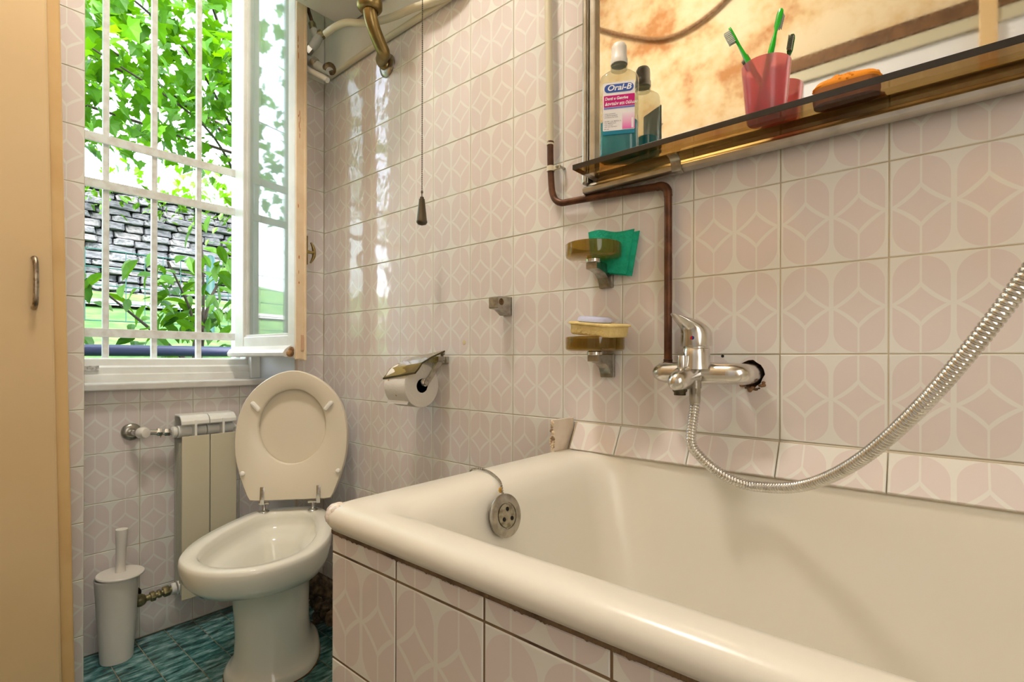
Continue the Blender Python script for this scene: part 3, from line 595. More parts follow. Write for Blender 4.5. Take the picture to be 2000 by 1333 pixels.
# ---------------------------------------------------------------- paper holder and roll
ph = empty('paper_holder', (W, 1.10, .86), 'chrome toilet paper holder with a bent olive tinted cover on the wall', 'paper holder')
RXc, RZc, RR = .908, .827, .060                               # roll axis runs along the wall
PN = [(.849, .8575), (.861, .869), (.872, .883), (.905, .899), (.953, .916)]     # bent cover: near profile (x, z), the far end hangs lower
def cover(y0, y1):
    R = []
    for t in (0, 1):
        y = y0 if t == 0 else y1; dz = -.0185 * (y - 1.05) / .14; up_ = [Vector((x, y, z + dz)) for x, z in PN]; R.append(up_ + [p + Vector((.0015, 0, -.0046)) for p in reversed(up_)])
    return rings(R)
obj('cover', cover(1.0512, 1.190), OLIVEC, ph)
obj('cover_edge', cover(1.0500, 1.0511), OLIVEE, ph)
obj('front_edge', ([Vector((.8485 + dx, y, .8575 - .0185 * (y - 1.05) / .14 + dz)) for y in (1.05, 1.19) for dx, dz in ((0, .0003), (0, -.0048), (.0010, -.0048), (.0010, .0003))], [(0, 1, 2, 3), (7, 6, 5, 4), (0, 4, 5, 1), (1, 5, 6, 2), (2, 6, 7, 3), (3, 7, 4, 0)]), OLIVEE, ph)
obj('back_bracket', join(bbox(.966, W - .0005, 1.060, 1.190, .880, .900, .002), bbox(.940, .970, 1.062, 1.080, .886, .900, .002)), CHROMED, ph)
arm = smooth_path([(W - .004, 1.074, .890), (.962, 1.074, .887), (.950, 1.074, .876), (.925, 1.074, .845), (RXc, 1.074, RZc)], 4)
def strap(path, wdt, thk):
    R = []
    for i, p in enumerate(path):
        d = (path[min(i + 1, len(path) - 1)] - path[max(i - 1, 0)]).normalized(); s = d.cross(Vector((0, 1, 0))).normalized()
        R.append([p + s * wdt + Vector((0, thk, 0)), p - s * wdt + Vector((0, thk, 0)), p - s * wdt - Vector((0, thk, 0)), p + s * wdt - Vector((0, thk, 0))])
    return rings(R)
obj('arm', join(strap(arm, .0075, .0022), lathe([(.0075, -.0022), (.008, .0), (.008, .002), (.004, .003)], (RXc, 1.074, RZc), (0, -1, 0), 14)), CHROMED, ph)
obj('spindle', lathe([(.007, 0), (.0105, .002), (.0105, .005), (.008, .006), (.0100, .008), (.0100, .012), (.006, .014), (.006, .11)], (RXc, 1.076, RZc), (0, 1, 0), 18), CHROME, ph, True)
obj('spring_clip', lathe([(.004, 0), (.006, .004), (.006, .010), (.002, .012)], (.958, 1.068, .902), (0, -.6, .8), 10), CHROMED, ph, True)
tr_ = empty('toilet_roll', (RXc, 1.15, RZc), 'white toilet paper roll hanging in the chrome holder', 'toilet roll')
obj('paper', lathe([(.0195, 0), (RR - .0015, 0), (RR, .0015), (RR, .0905), (RR - .0015, .092), (.0195, .092), (.0195, 0)], (RXc, 1.092, RZc - .009), (0, 1, 0), 44), PAPER, tr_, True)
obj('core', lathe([(.0188, .001), (.0196, .001), (.0196, .091), (.0188, .091), (.0188, .001)], (RXc, 1.092, RZc - .009), (0, 1, 0), 28), CARD, tr_, True)
obj('loose_sheet', ([Vector((RXc + (RR + .0008) * math.cos(a), y, RZc - .009 + (RR + .0008) * math.sin(a))) for y in (1.0935, 1.1825) for a in [math.radians(150 + 12 * k) for k in range(7)]] + [Vector((RXc - .050, y, RZc - .058)) for y in (1.0935, 1.1825)], [(k, k + 1, 8 + k, 7 + k) for k in range(6)] + [(6, 14, 15, 13)]), PAPER, tr_, True)
for (y, a) in ((1.165, 165), (1.135, 205)): obj('spot', lathe([(.003, 0), (.001, .0006)], (RXc + RR * 1.02 * math.cos(math.radians(a)), y, RZc - .009 + RR * 1.02 * math.sin(math.radians(a))), (math.cos(math.radians(a)), 0, math.sin(math.radians(a))), 8), mat('stain_spot', (196, 160, 110), .9), tr_)

# ---------------------------------------------------------------- small towel-bar bracket
tbk = empty('towel_bar_bracket', (W, .84, 1.03), 'small empty chrome towel bar bracket on the tiled wall', 'bracket')
y0, y1 = .828, .858
pr_ = [(W - .0005, 1.003), (W - .012, 1.003), (W - .020, 1.008), (W - .034, 1.016), (W - .052, 1.018), (W - .054, 1.020), (W - .054, 1.045), (W - .052, 1.047), (W - .0005, 1.049)]
obj('bracket_body', prism([(x, y0, z) for x, z in pr_], (0, y1 - y0, 0)), CHROMED, tbk)
obj('bar_socket', lathe([(.0085, 0), (.0085, .0008), (.007, .001), (.003, .0005)], (W - .041, y0 + .0002, 1.034), (0, -1, 0), 14), mat('rust_socket', (120, 92, 58), .7, .4, noise=(90, (40, 30, 20), .9)), tbk, True)

# ---------------------------------------------------------------- soap dishes
def soap_dish(name, yc, zt, label, R1=.058, hh=.030):
    """bracket foot on the wall at yc, glass ring dish whose base sits at height zt"""
    e = empty(name, (W, yc, zt - .08), label, 'soap dish', 'soap dishes on the tiled wall')
    xc = W - .058; yb = yc
    pb = [(W - .0005, zt - .054), (W - .012, zt - .054), (W - .014, zt - .046), (W - .020, zt - .034), (W - .034, zt - .025), (W - .052, zt - .021), (W - .066, zt - .020), (W - .066, zt - .006), (W - .0005, zt - .006)]
    me = prism([(x, yb - .013, z) for x, z in pb], (0, .026, 0))
    obj('bracket', me, CHROMED, e)
    obj('wall_foot', bbox(W - .007, W - .0003, yb - .0165, yb + .0165, zt - .0545, zt - .004, .0015), CHROMED, e)
    obj('collar', lathe([(.014, -.008), (.0165, -.006), (.0165, .000), (.013, .002)], (xc, yb, zt), (0, 0, 1), 20), CHROME, e, True)
    obj('glass_dish', lathe([(.001, .002), (R1 - .006, .002), (R1 - .001, .005), (R1, .008), (R1, hh), (R1 - .001, hh + .001), (R1 - .009, hh), (R1 - .010, .011), (R1 - .016, .008), (.001, .008)], (xc, yb, zt), (0, 0, 1), 48), OLIVE, e, True)
    return Vector((xc, yb, zt))
s1 = soap_dish('soap_dish', .556, 1.102, 'upper olive glass soap dish with chrome bracket, holding a green cloth')
s2 = soap_dish('soap_dish', .552, .908, 'lower olive glass soap dish with chrome bracket, holding a yellow sponge', .061)
# cloth: two folded layers hanging over the dish's rear rim
gc = empty('cleaning_cloth', (W - .012, .50, 1.13), 'folded bright green cleaning cloth tucked behind the upper soap dish', 'cloth')
def cloth_layer(off, ysh, zsh):
    V, F = [], []; nu, nv = 12, 10
    P00, P10, P01, P11 = (.562, 1.128), (.562, 1.168), (.468, 1.090), (.455, 1.158)
    G = []
    for side in (0, 1):
        for i in range(nu + 1):
            for j in range(nv + 1):
                a, b = i / nu, j / nv
                y = (1 - a) * ((1 - b) * .560 + b * .566) + a * ((1 - b) * .478 + b * .462) + ysh + .022
                z = (1 - a) * ((1 - b) * 1.085 + b * 1.170) + a * ((1 - b) * 1.070 + b * 1.160) + zsh + .004 * math.sin(a * 7) * b
                x = W - .0125 - off + .004 * math.sin(a * 6.0 + 1) * (.4 + b) - .010 * (1 - a) * b - .003 * side
                V.append((x, y, z))
    k = (nu + 1) * (nv + 1); q = lambda s, i, j: s * k + i * (nv + 1) + j
    for i in range(nu):
        for j in range(nv):
            F.append((q(0, i, j), q(0, i + 1, j), q(0, i + 1, j + 1), q(0, i, j + 1))); F.append((q(1, i, j), q(1, i, j + 1), q(1, i + 1, j + 1), q(1, i + 1, j)))
    for i in range(nu): F.append((q(0, i, 0), q(1, i, 0), q(1, i + 1, 0), q(0, i + 1, 0))); F.append((q(0, i, nv), q(0, i + 1, nv), q(1, i + 1, nv), q(1, i, nv)))
    for j in range(nv): F.append((q(0, 0, j), q(0, 0, j + 1), q(1, 0, j + 1), q(1, 0, j))); F.append((q(0, nu, j), q(1, nu, j), q(1, nu, j + 1), q(0, nu, j + 1)))
    return (V, F)
obj('front_fold', cloth_layer(.006, 0, 0), CLOTH, gc, True); obj('rear_fold', cloth_layer(.0, -.009, -.004), CLOTH, gc, True)
# sponge and soap
yb_ = s2.y
tilt = Matrix.Translation((s2.x - .006, yb_ - .012, .9420)) @ Matrix.Rotation(math.radians(6), 4, 'X') @ Matrix.Rotation(math.radians(-4), 4, 'Y') @ Matrix.Rotation(math.radians(-10), 4, 'Z')
spg = rings([[tilt @ v for v in rrect(-.034 * s, .034 * s, -.056 * s, .056 * s, .016 * s, z, 6)] for s, z in ((.93, .0), (.98, .002), (1.0, .006), (1.0, .019), (1.02, .0205), (1.10, .022), (1.10, .0245), (1.06, .026), (.96, .026))])
spo = obj('sponge', spg, SPONGE, None, True); setp(spo, 'pale yellow sponge lying askew on the lower soap dish', 'sponge')
sop = rings([[tilt @ (v + Vector((0, .012, 0))) for v in rrect(-.026 * s, .026 * s, -.036 * s, .036 * s, .02 * s, z, 6)] for s, z in ((.9, .026), (1.0, .028), (1.0, .032), (.93, .036), (.75, .038))])
soo = obj('soap_bar', sop, SOAP, None, True); setp(soo, 'thin lavender bar of soap on top of the yellow sponge', 'soap')

# ---------------------------------------------------------------- copper pipe, conduit and clip
ci = empty('copper_pipe', (W - .02, .69, 1.20), 'brown copper water pipe bending along the wall down to the tap', 'pipe')
xp = W - .019
pp = [(xp, .6965, 1.400), (xp, .6955, 1.345), (xp, .692, 1.292)] + [(xp, .6895 - .034 * (1 - math.cos(a)) , 1.284 - .034 * math.sin(a)) for a in (math.radians(d) for d in (15, 35, 55, 75, 90))] + [(xp, .60, 1.2475), (xp, .50, 1.2425), (xp, .428, 1.2380)] + [(xp, .4265 - .016 * math.sin(a), 1.238 - .016 * (1 - math.cos(a))) for a in (math.radians(d) for d in (25, 50, 75, 90))] + [(xp, .4100, 1.17), (xp, .4098, 1.05), (xp - .002, .4088, .93), (xp - .004, .408, .888)]
obj('pipe_run', tube(smooth_path(pp, 3), .0076, 14), COPPER, ci, True)
obj('elbow', tube(smooth_path([(xp, .434, 1.2383), (xp, .4225, 1.2368), (xp, .4125, 1.228), (xp, .4102, 1.214)], 4), .0084, 14), COPPER, ci, True)
obj('socket', lathe([(.0088, 0), (.0088, .004), (.0076, .005)], (xp, .6966, 1.396), (0, 0, 1), 14), COPPER, ci, True)
cn = obj('conduit', tube([(xp, .6968, 1.392), (xp + .001, .699, 1.50), (xp + .001, .704, 1.72), (xp + .001, .712, 2.05)], .0088, 16), CONDUIT, None, True); setp(cn, 'cream plastic conduit running up the wall beside the mirror', 'pipe')
kl = empty('pipe_clip', (xp, .68, 1.335), 'cream pipe clip with screw holding the copper pipe', 'clip')
obj('band', lathe([(.0080, -.006), (.0098, -.006), (.0098, .006), (.0080, .006), (.0080, -.006)], (xp, .6945, 1.336), (0, 0, 1), 16), CONDUIT, kl, True)
obj('lug', bbox(xp - .003, xp + .004, .668, .687, 1.331, 1.341, .001), CONDUIT, kl)
obj('screw', join(lathe([(.004, 0), (.004, .003), (.002, .004)], (xp - .003, .674, 1.336), (-1, 0, 0), 10), tube([(xp, .669, 1.336), (W, .669, 1.336)], .003, 8)), CHROMED, kl, True)

# ---------------------------------------------------------------- mixer tap
tp = empty('mixer_tap', (.915, .34, .87), 'worn chrome single-lever shower mixer on the wall above the bath', 'tap')
bx, bz = .924, .868
body = [(.424, .0025), (.423, .006), (.419, .0115), (.411, .0165), (.398, .0195), (.380, .0200), (.362, .0225), (.345, .0240), (.328, .0220), (.314, .0200), (.300, .0192), (.284, .0188)]
R = [[Vector((bx + r * math.cos(2 * PI * k / 20), y, bz + r * math.sin(2 * PI * k / 20))) for k in range(20)] for y, r in body]
obj('body', join(rings(R), tube(smooth_path([(bx, .288, bz), (bx + .002, .274, bz), (bx + .010, .265, bz - .0005), (bx + .024, .262, bz - .001), (W + .02, .262, bz - .001)], 5), .0187, 20)), CHROME, tp, True)
obj('inlet_nut', join(lathe([(.0105, 0), (.0105, .006), (.0085, .008), (.0085, .013), (.0065, .014)], (xp - .004, .408, bz + .012), (0, 0, 1), 14), tube([(xp - .004, .408, bz + .01), (bx, .400, bz)], .009, 10)), RUST, tp, True)
obj('wall_union', tube([(bx + .010, .400, bz), (W, .400, bz)], .010, 14), CHROMED, tp, True)
sp_ = smooth_path([(bx + .002, .345, bz - .002), (bx - .022, .347, bz - .005), (bx - .044, .350, bz - .010), (bx - .062, .353, bz - .016), (bx - .073, .355, bz - .021)], 4)
obj('spout', tube(sp_, [.0200 - .0002 * i * i * .55 if i < 13 else max(.0045, .0200 - .0158 - (i - 13) * .001) for i in range(len(sp_))] if False else [.0235, .0235, .0234, .0232, .0230, .0226, .0222, .0216, .021, .0202, .0192, .0180, .0166, .0148, .0125, .0095, .0045][:len(sp_)], 18), CHROME, tp, True)
ae = Vector((bx - .050, .351, bz - .021))
obj('aerator', lathe([(.0125, 0), (.0125, .010), (.0100, .012), (.0100, .017), (.001, .017)], ae, (0, 0, -1), 18), mat('dirty_aerator', (92, 84, 62), .6, .6, noise=(90, (40, 36, 26), .8)), tp, True)
ho = Vector((bx - .030, .332, bz - .012))
obj('hose_outlet', join(lathe([(.011, 0), (.011, .014)], ho, (0, 0, -1), 16), hexnut(ho + Vector((0, 0, -.012)), (0, 0, -1), .0105, .012)), CHROMED, tp, True)
ct = Vector((bx - .014, .336, bz))
obj('cartridge_housing', lathe([(.0270, .008), (.0250, .020), (.0240, .030), (.0238, .044), (.0225, .0455), (.0225, .048)], ct, (0, 0, 1), 24), CHROME, tp, True)
dk = Vector((bx - .040, .351, bz + .008))
obj('diverter_knob', lathe([(.008, 0), (.0085, .004), (.0085, .022), (.0078, .024), (.001, .0245)], dk, (0, 0, 1), 16), CHROME, tp, True)
# lever cap: lofted hood that sweeps forward into a flat lip
L0 = ct + Vector((0, 0, .0485)); fd = Vector((-.88, .47, 0)).normalized(); sd = Vector((-fd.y, fd.x, 0))
def lring(c, ra, rbk, rs, n=24, tip=0.0):
    out = []
    for k in range(n):
        a = 2 * PI * k / n; ca_, sa_ = math.cos(a), math.sin(a)
        out.append(L0 + (c - L0) * 1.12 + fd * (1.30 * (ra if ca_ > 0 else rbk) * ca_) + sd * (1.30 * rs * sa_) + Vector((0, 0, 1.2 * tip * max(ca_, 0) ** 1.5)))
    return out
lev = [lring(L0, .0205, .0215, .0205), lring(L0 + Vector((0, 0, .002)), .0210, .0220, .0210), lring(L0 + Vector((0, 0, .020)), .0205, .0205, .0200), lring(L0 + Vector((0, 0, .027)), .0225, .0185, .0190, tip=.004), lring(L0 + Vector((0, 0, .032)) + fd * .004, .027, .0165, .0175, tip=.008), lring(L0 + Vector((0, 0, .037)) + fd * .010, .030, .0150, .0155, tip=.011), lring(L0 + Vector((0, 0, .0415)) + fd * .018, .0265, .0145, .0125, tip=.0095), lring(L0 + Vector((0, 0, .044)) + fd * .022, .020, .011, .0085, tip=.007)]
obj('lever', rings(lev), CHROME, tp, True, 60)
dn = (fd * .82 + sd * (.57 if sd.y < 0 else -.57)).normalized()
dcen = L0 + Vector((0, 0, .0145)) + dn * .0262
dsd = Vector((-dn.y, dn.x, 0))
half = lambda s: [dcen + dn * .0014 + dsd * (s * .0034 * abs(math.sin(PI * k / 10))) + Vector((0, 0, .0034 * math.cos(PI * k / 10))) for k in range(11)]
obj('hot_mark', prism(half(-1), tuple(dn * -.001)), RED, tp); obj('cold_mark', prism(half(1), tuple(dn * -.001)), BLUE, tp)

# ---------------------------------------------------------------- shower hose (ribbed), swinging out towards the viewer
def px(x, y, d): return Vector((0, 0, CAMZ)) + (fw + r2 * ((x - 1000) / 990.0) - u2 * ((y - 700.6) / 990.0)) * d
HPTS = [(.8945, .3320, .8440), (.8942, .3318, .8050), (.8900, .3260, .7560), (.8790, .3040, .7180), (.8560, .2660, .6965), (.8270, .2200, .6925), (.7820, .1620, .7060), (.7330, .1080, .7330)]
HPTS = [(.894, .332, .842), (.894, .332, .812)] + [tuple(px(*q)) for q in ((1350, 862, .893), (1368, 893, .890), (1402, 922, .882), (1440, 942, .868), (1480, 951, .846), (1550, 952, .785), (1620, 932, .715), (1700, 884, .638), (1800, 793, .560), (1900, 678, .508), (2000, 548, .475), (2110, 395, .455), (2230, 230, .45))]
hp = resample(smooth_path(HPTS, 14), .0013)
rad = []
for i, p in enumerate(hp):
    k = i % 4; rad.append((.0088, .0091, .0088, .0076)[k])
hs = empty('shower_hose', hp[0], 'ribbed chrome shower hose looping from the tap towards the viewer', 'hose')
obj('ribbed_hose', tube(hp, rad, 16), CHROME, hs, True, 80)
obj('hose_ferrule', lathe([(.0098, 0), (.0098, .020), (.0085, .030)], hp[0] + Vector((0, 0, .001)), (0, 0, -1), 18), CHROMED, hs, True)

# ---------------------------------------------------------------- mirror, shelf and what stands on it
mi = empty('wall_mirror', (W, .2, 1.30), 'large old mirror in an aluminium frame above the shelf', 'mirror')
MY1, MZ0, MX = .608, 1.300, .9665
obj('mirror_glass', bbox(MX, MX + .004, -.62, MY1 - .030, MZ0, 2.15, .0005), MIRROR, mi)
obj('frame_side', join(bbox(.957, W - .0005, MY1 - .016, MY1, MZ0 - .02, 2.17, .002), bbox(.952, W - .003, MY1 - .0135, MY1 - .004, MZ0 - .02, 2.17, .003)), ALU, mi)
obj('frame_inner', bbox(.955, W - .003, MY1 - .034, MY1 - .019, MZ0 - .01, 2.16, .003), ALU, mi)
obj('frame_groove', box(.962, W - .004, MY1 - .020, MY1 - .015, MZ0 - .01, 2.16), mat('groove_dark', (64, 48, 30), .6), mi)
sh = empty('glass_shelf', (.93, .25, 1.28), 'smoked glass shelf with dark edge on an aluminium channel under the mirror', 'shelf')
SZ = 1.2795
obj('shelf_glass', bbox(.8700, .9660, -.60, .5740, SZ, SZ + .0098, .0004), SMOKE, sh)
obj('front_edge', bbox(.8690, .8702, -.60, .5745, SZ - .0002, SZ + .0100, .0003), SMOKEE, sh)
obj('end_edge', bbox(.8702, .9660, .5738, .5748, SZ, SZ + .0098, .0003), glassy('shelf_end', (190, 164, 110), .05, 1.5, body=((190, 160, 104), .5)), sh)
chn = [(W - .0005, 1.262), (.962, 1.2545), (.952, 1.2535), (.9445, 1.2575), (.9435, 1.2645), (.949, 1.2700), (.960, 1.2730), (.962, 1.2790), (W - .0005, 1.279)]
obj('channel', prism([(x, -.60, z) for x, z in chn], (0, 1.198, 0)), ALU, sh, True, 50)
for y in (.386, -.30):
    cpth = smooth_path([(.955, y, 1.2520), (.944, y, 1.2545), (.9385, y, 1.262), (.9370, y, 1.270), (.930, y, 1.2765), (.918, y, 1.2785)], 4)
    obj('clip', strap(cpth, .0012, .0095), CHROMED, sh)

ST = SZ + .0100
def rot_at(x, y, z, ang): return Matrix.Translation((x, y, z)) @ Matrix.Rotation(ang, 4, 'Z')
# mouthwash bottle: local x = label width, local -y = label front
BM = rot_at(.9130, .4930, ST, math.radians(-63))
mw = empty('mouthwash_bottle', (.913, .493, ST), 'clear mouthwash bottle with white cap and blue green liquid on the shelf', 'bottle')
def bring(wd, dp, z, r=.018, n=8): return [BM @ v for v in rrect(-wd, wd, -dp, dp, min(r, dp * .95, wd * .95), z, n)]
def bshape(k): return [bring((.034 - k), (.021 - k), .001 + k), bring(.0375 - k, .0235 - k, .004 + k), bring(.0385 - k, .0245 - k, .010), bring(.0375 - k, .0235 - k, .09), bring(.0385 - k, .0245 - k, .150), bring(.0385 - k, .0245 - k, .158), bring(.0355 - k, .0235 - k, .166), bring(.027 - k, .0205 - k, .1735), bring(.0175 - k, .0165 - k, .178, .016), bring(.0150 - k, .0150 - k, .182, .0149), bring(.0150 - k, .0150 - k, .192, .0149)]
obj('bottle_body', rings(bshape(0), True, True), BOTTLE, mw, True, 60)
liq = bshape(.0012)[:3] + [bring(.0363, .0223, .074), bring(.0363, .0223, .0745)]
obj('liquid', rings(liq), LIQUID, mw, True, 60)
obj('cap', lathe([(.0165, .1925), (.0168, .194), (.0168, .203), (.0152, .206), (.0150, .222), (.0146, .229), (.0120, .2335), (.001, .235)], BM @ Vector((0, 0, 0)), (0, 0, 1), 28), mat('cap_white', (238, 232, 222), .3), mw, True)
obj('neck_ring', lathe([(.0150, .183), (.0168, .184), (.0168, .187), (.0150, .188)], BM @ Vector((0, 0, 0)), (0, 0, 1), 24), BOTTLE, mw, True)
LF = -.0251                                                    # front plane of the label
def lab(x0, x1, z0, z1, off, m, name, par, rr=0.0, nseg=6):
    pts = rrect(x0, x1, z0, z1, max(rr, .0003), 0, nseg)
    return obj(name, move(prism([(p.x, LF - off, p.y) for p in pts], (0, .0003, 0)), BM), m, par)
lb = lab(-.0305, .0305, .052, .1465, .0, mat('label_white', (238, 236, 236), .35), 'label', mw, .002)
lab(-.0275, .0285, .1265, .1425, .0004, mat('label_blue', (58, 92, 172), .35), 'label_badge', lb, .0078, 8)
lab(-.0285, .0305, .0985, .1210, .0004, mat('label_magenta', (198, 12, 118), .35), 'label_band', lb)
lab(-.0285, .0305, .0945, .0978, .0004, mat('label_lilac', (120, 124, 196), .35), 'label_stripe', lb)
pg_ = bpy.data.materials.new('label_pink_fade'); pg_.use_nodes = True; nn = pg_.node_tree.nodes; ll = pg_.node_tree.links
tcn = nn.new('ShaderNodeTexCoord'); spn = nn.new('ShaderNodeSeparateXYZ'); ll.new(tcn.outputs['Generated'], spn.inputs[0]); crn = nn.new('ShaderNodeValToRGB'); ll.new(spn.outputs[2], crn.inputs[0])
crn.color_ramp.elements[0].color = (*lin((232, 92, 178)), 1); crn.color_ramp.elements[1].color = (*lin((240, 228, 236)), 1); ll.new(crn.outputs[0], nn['Principled BSDF'].inputs['Base Color'])
lab(.0070, .0305, .0535, .0850, .0004, pg_, 'label_fade', lb)
lab(.0245, .0285, .0545, .0740, .0007, mat('label_white', (238, 236, 236)), 'label_code', lb, .0003)
lab(-.0305, .0305, .0440, .0515, .0002, mat('label_teal', (12, 122, 150), .35), 'label_foot', lb)
def text(body, x, z, size, m, par, off=.0009, shear_=0.0, bold=.0, align='LEFT', sx=1.0):
    c = bpy.data.curves.new('t', 'FONT'); c.body = body; c.size = size; c.align_x = align; c.shear = shear_; c.offset = bold; c.resolution_u = 3
    o = bpy.data.objects.new('t', c); me = bpy.data.meshes.new_from_object(o); bpy.data.objects.remove(o); bpy.data.curves.remove(c)
    for v in me.vertices: v.co = BM @ Vector((x + v.co.x * sx, LF - off, z + v.co.y))
    me.update(); me.materials.clear()
    return obj('lettering', me, m, par)
TW = mat('print_white', (244, 244, 246), .4); TG = mat('print_grey', (120, 122, 130), .5)
text('Oral-B', .0005, .1302, .0155, TW, lb, shear_=.25, bold=.00035, align='CENTER', sx=1.08)
text('Denti e Gengive', -.0265, .1118, .0082, TW, lb, shear_=.2, bold=.0002, sx=.82)
text('Δοντιών και Ούλων', -.0265, .1015, .0082, TW, lb, shear_=.2, bold=.0002, sx=.80)
for k, z in enumerate((.084, .0805, .077, .069, .0655, .062, .0585)):
    text('• ' + ('aiuta a prevenire', 'le affezioni gengivali', 'protezione dei denti', 'βοηθά στην πρόληψη', 'των παθήσεων', 'των ούλων', 'και των δοντιών')[k], -.0285, z, .0036, TG, lb, sx=.85)
text('500 ml', -.0285, .0540, .0034, TG, lb)

# tumbler and toothbrushes
CXY = Vector((.918, .2235, ST))
tu = empty('tumbler', CXY, 'pink translucent plastic tumbler holding two toothbrushes', 'cup')
obj('tumbler_wall', lathe([(.001, .0005), (.0275, .0005), (.0290, .002), (.0320, .030), (.0362, .076), (.0378, .0935), (.0370, .0942), (.0350, .076), (.0305, .030), (.0275, .004), (.001, .004)], CXY, (0, 0, 1), 40), PINKP, tu, True)
def toothbrush(p0, p1, face, label):
    """p0 foot inside the tumbler, p1 tip of the head; bristles point along face"""
    e = empty('toothbrush', p0, label, 'toothbrush', 'green toothbrushes in the tumbler')
    p0, p1, f = Vector(p0), Vector(p1), Vector(face); d = (p1 - p0); Ln = d.length; d.normalize(); f = (f - d * f.dot(d)).normalized(); s = d.cross(f)
    prof_ = [(0, .003, .002), (.004, .0045, .003), (.06, .0050, .0036), (.105, .0052, .0042), (.125, .0046, .0036), (.142, .0027, .0026), (.148, .0024, .0024), (.153, .0036, .0024), (.158, .0050, .0024), (.178, .0052, .0024), (.183, .0044, .0022), (.186, .0026, .002)]
    k = Ln / .186; R = []
    for h, a, b in prof_: R.append([p0 + d * (h * k) + s * (a * math.cos(2 * PI * i / 14)) + f * (b * math.sin(2 * PI * i / 14)) for i in range(14)])
    obj('handle', rings(R), GREENP, e, True)
    for r in range(8):
        for c_ in (-1, 0, 1):
            b0 = p0 + d * ((.1585 + .0031 * r) * k) + s * (.0030 * c_)
            obj('bristle_tuft', tube([b0 + f * .0015, b0 + f * .0125], .00095, 5), BRIST, e)
    return e
toothbrush((.922, .206, ST + .006), (.916, .2810, 1.4690), (-.25, 1, .25), 'green toothbrush leaning left in the tumbler, bristles outward')
toothbrush((.905, .236, ST + .006), (.924, .2020, 1.4720), (1, -.1, .1), 'green toothbrush standing upright in the tumbler, back of head showing')
# nail brush
nb = empty('nail_brush', (.928, .110, ST), 'orange fibre scrubbing brush lying bristles down on the shelf', 'brush')
NBm = rot_at(.926, .1120, ST, math.radians(2))
obj('bristle_bed', rings([[NBm @ v for v in rrect(-.020 * s, .020 * s, -.044 * s, .044 * s, .019 * s, z, 8)] for s, z in ((.97, .0005), (1.0, .010), (.96, .026))]), BROWNB, nb, True)
br_ = []
random.seed(3)
for k in range(190):
    a = 2 * PI * random.random(); q = math.sqrt(random.random()); p = NBm @ Vector((.0195 * q * math.cos(a), .0435 * q * math.sin(a), 0)); p2 = NBm @ Vector((.0185 * q * math.cos(a), .042 * q * math.sin(a), .027)); br_.append(tube([p + Vector((random.uniform(-1, 1) * .001, random.uniform(-1, 1) * .001, 0)), p2], .0006, 4))
b_ = obj('bristles', join(*br_), BROWNB, nb); b_['kind'] = 'stuff'
fz = []
for k in range(260):
    a = 2 * PI * random.random(); q = math.sqrt(random.random()); h = .027 + .012 * math.sqrt(max(0, 1 - q * q)); fz.append(ball(NBm @ Vector((.0195 * q * math.cos(a), .0435 * q * math.sin(a), h + random.uniform(-.001, .001))), .0024, 4))
f_ = obj('crocheted_top', join(rings([[NBm @ v for v in rrect(-.020 * s, .020 * s, -.044 * s, .044 * s, .019 * s, z, 8)] for s, z in ((.96, .025), (1.0, .028), (.9, .034), (.6, .038))]), *fz, ball(NBm @ Vector((0, .012, .039)), .007, 6)), ORANGE, nb, True); f_['kind'] = 'stuff'

# ---------------------------------------------------------------- pull chain
pc_ = empty('pull_chain', (.905, 1.086, 1.28), 'hanging ball pull chain ending in a dark tapered metal handle', 'pull chain')
cx, cy = .900, 1.0855
chp = resample([(cx, cy, 2.05), (cx, cy, 1.352)], .0052)
obj('ball_chain', join(*[ball(p, .0019, 4) for p in chp], tube([chp[0], chp[-1]], .0006, 5)), DARKM, pc_, True)
obj('link', join(lathe([(.0015, 0), (.003, .002), (.003, .006), (.0015, .008)], (cx, cy, 1.345), (0, 0, 1), 10), tube([(cx, cy, 1.346), (cx, cy, 1.335)], .0014, 6)), DARKM, pc_, True)
obj('handle', lathe([(.001, 1.2575), (.0110, 1.2605), (.0148, 1.2655), (.0150, 1.2690), (.0140, 1.2710), (.0080, 1.328), (.0075, 1.3300), (.0055, 1.3305), (.0055, 1.335), (.0015, 1.338)], (cx, cy, 0), (0, 0, 1), 22, 1.0), DARKM, pc_, True)

# ---------------------------------------------------------------- water heater and plumbing at the top
he = empty('water_heater', (.80, 1.40, 2.06), 'white wall-mounted water heater whose underside shows at the top', 'water heater')
obj('casing', bbox(.665, W - .002, 1.13, 1.595, 2.045, 2.60, .012, 3), mat('heater_white', (222, 217, 207), .4), he)
obj('outlet_nut', join(lathe([(.026, 0), (.030, .004), (.030, .014), (.024, .018), (.024, .026), (.016, .028)], (.860, 1.255, 2.047), (.02, .03, -1), 24)), BRASS, he, True)
ep = empty('flush_pipe', (.92, 1.30, 1.83), 'old brass elbow pipe dropping from the heater to a wall flange', 'pipe')
e0 = px(722, 18, 1.475); e1 = px(729, 52, 1.49); e2 = px(741, 84, 1.52); e3 = px(757, 122, 1.572)
obj('elbow', tube(smooth_path([e0 + Vector((0, 0, .09)), e0, e1, e2, (e2 + e3) / 2, (.958, 1.352, 1.836), (W, 1.350, 1.826)], 6), .0195, 18), BRASS, ep, True)
obj('nut', lathe([(.023, 0), (.031, .003), (.036, .010), (.036, .030), (.030, .036), (.030, .050)], e0 - Vector((0, 0, .006)), (0, 0, 1), 28), BRASS, ep, True)
obj('wall_flange', lathe([(.036, 0), (.036, .004), (.031, .009), (.022, .011), (.019, .011)], (W - .0002, 1.351, 1.828), (-1, 0, 0), 26), CHROMED, ep, True)
pt = empty('skirting_pipe', (W - .012, 1.2, 1.91), 'pale pipe running along the top edge of the wall tiles', 'pipe')
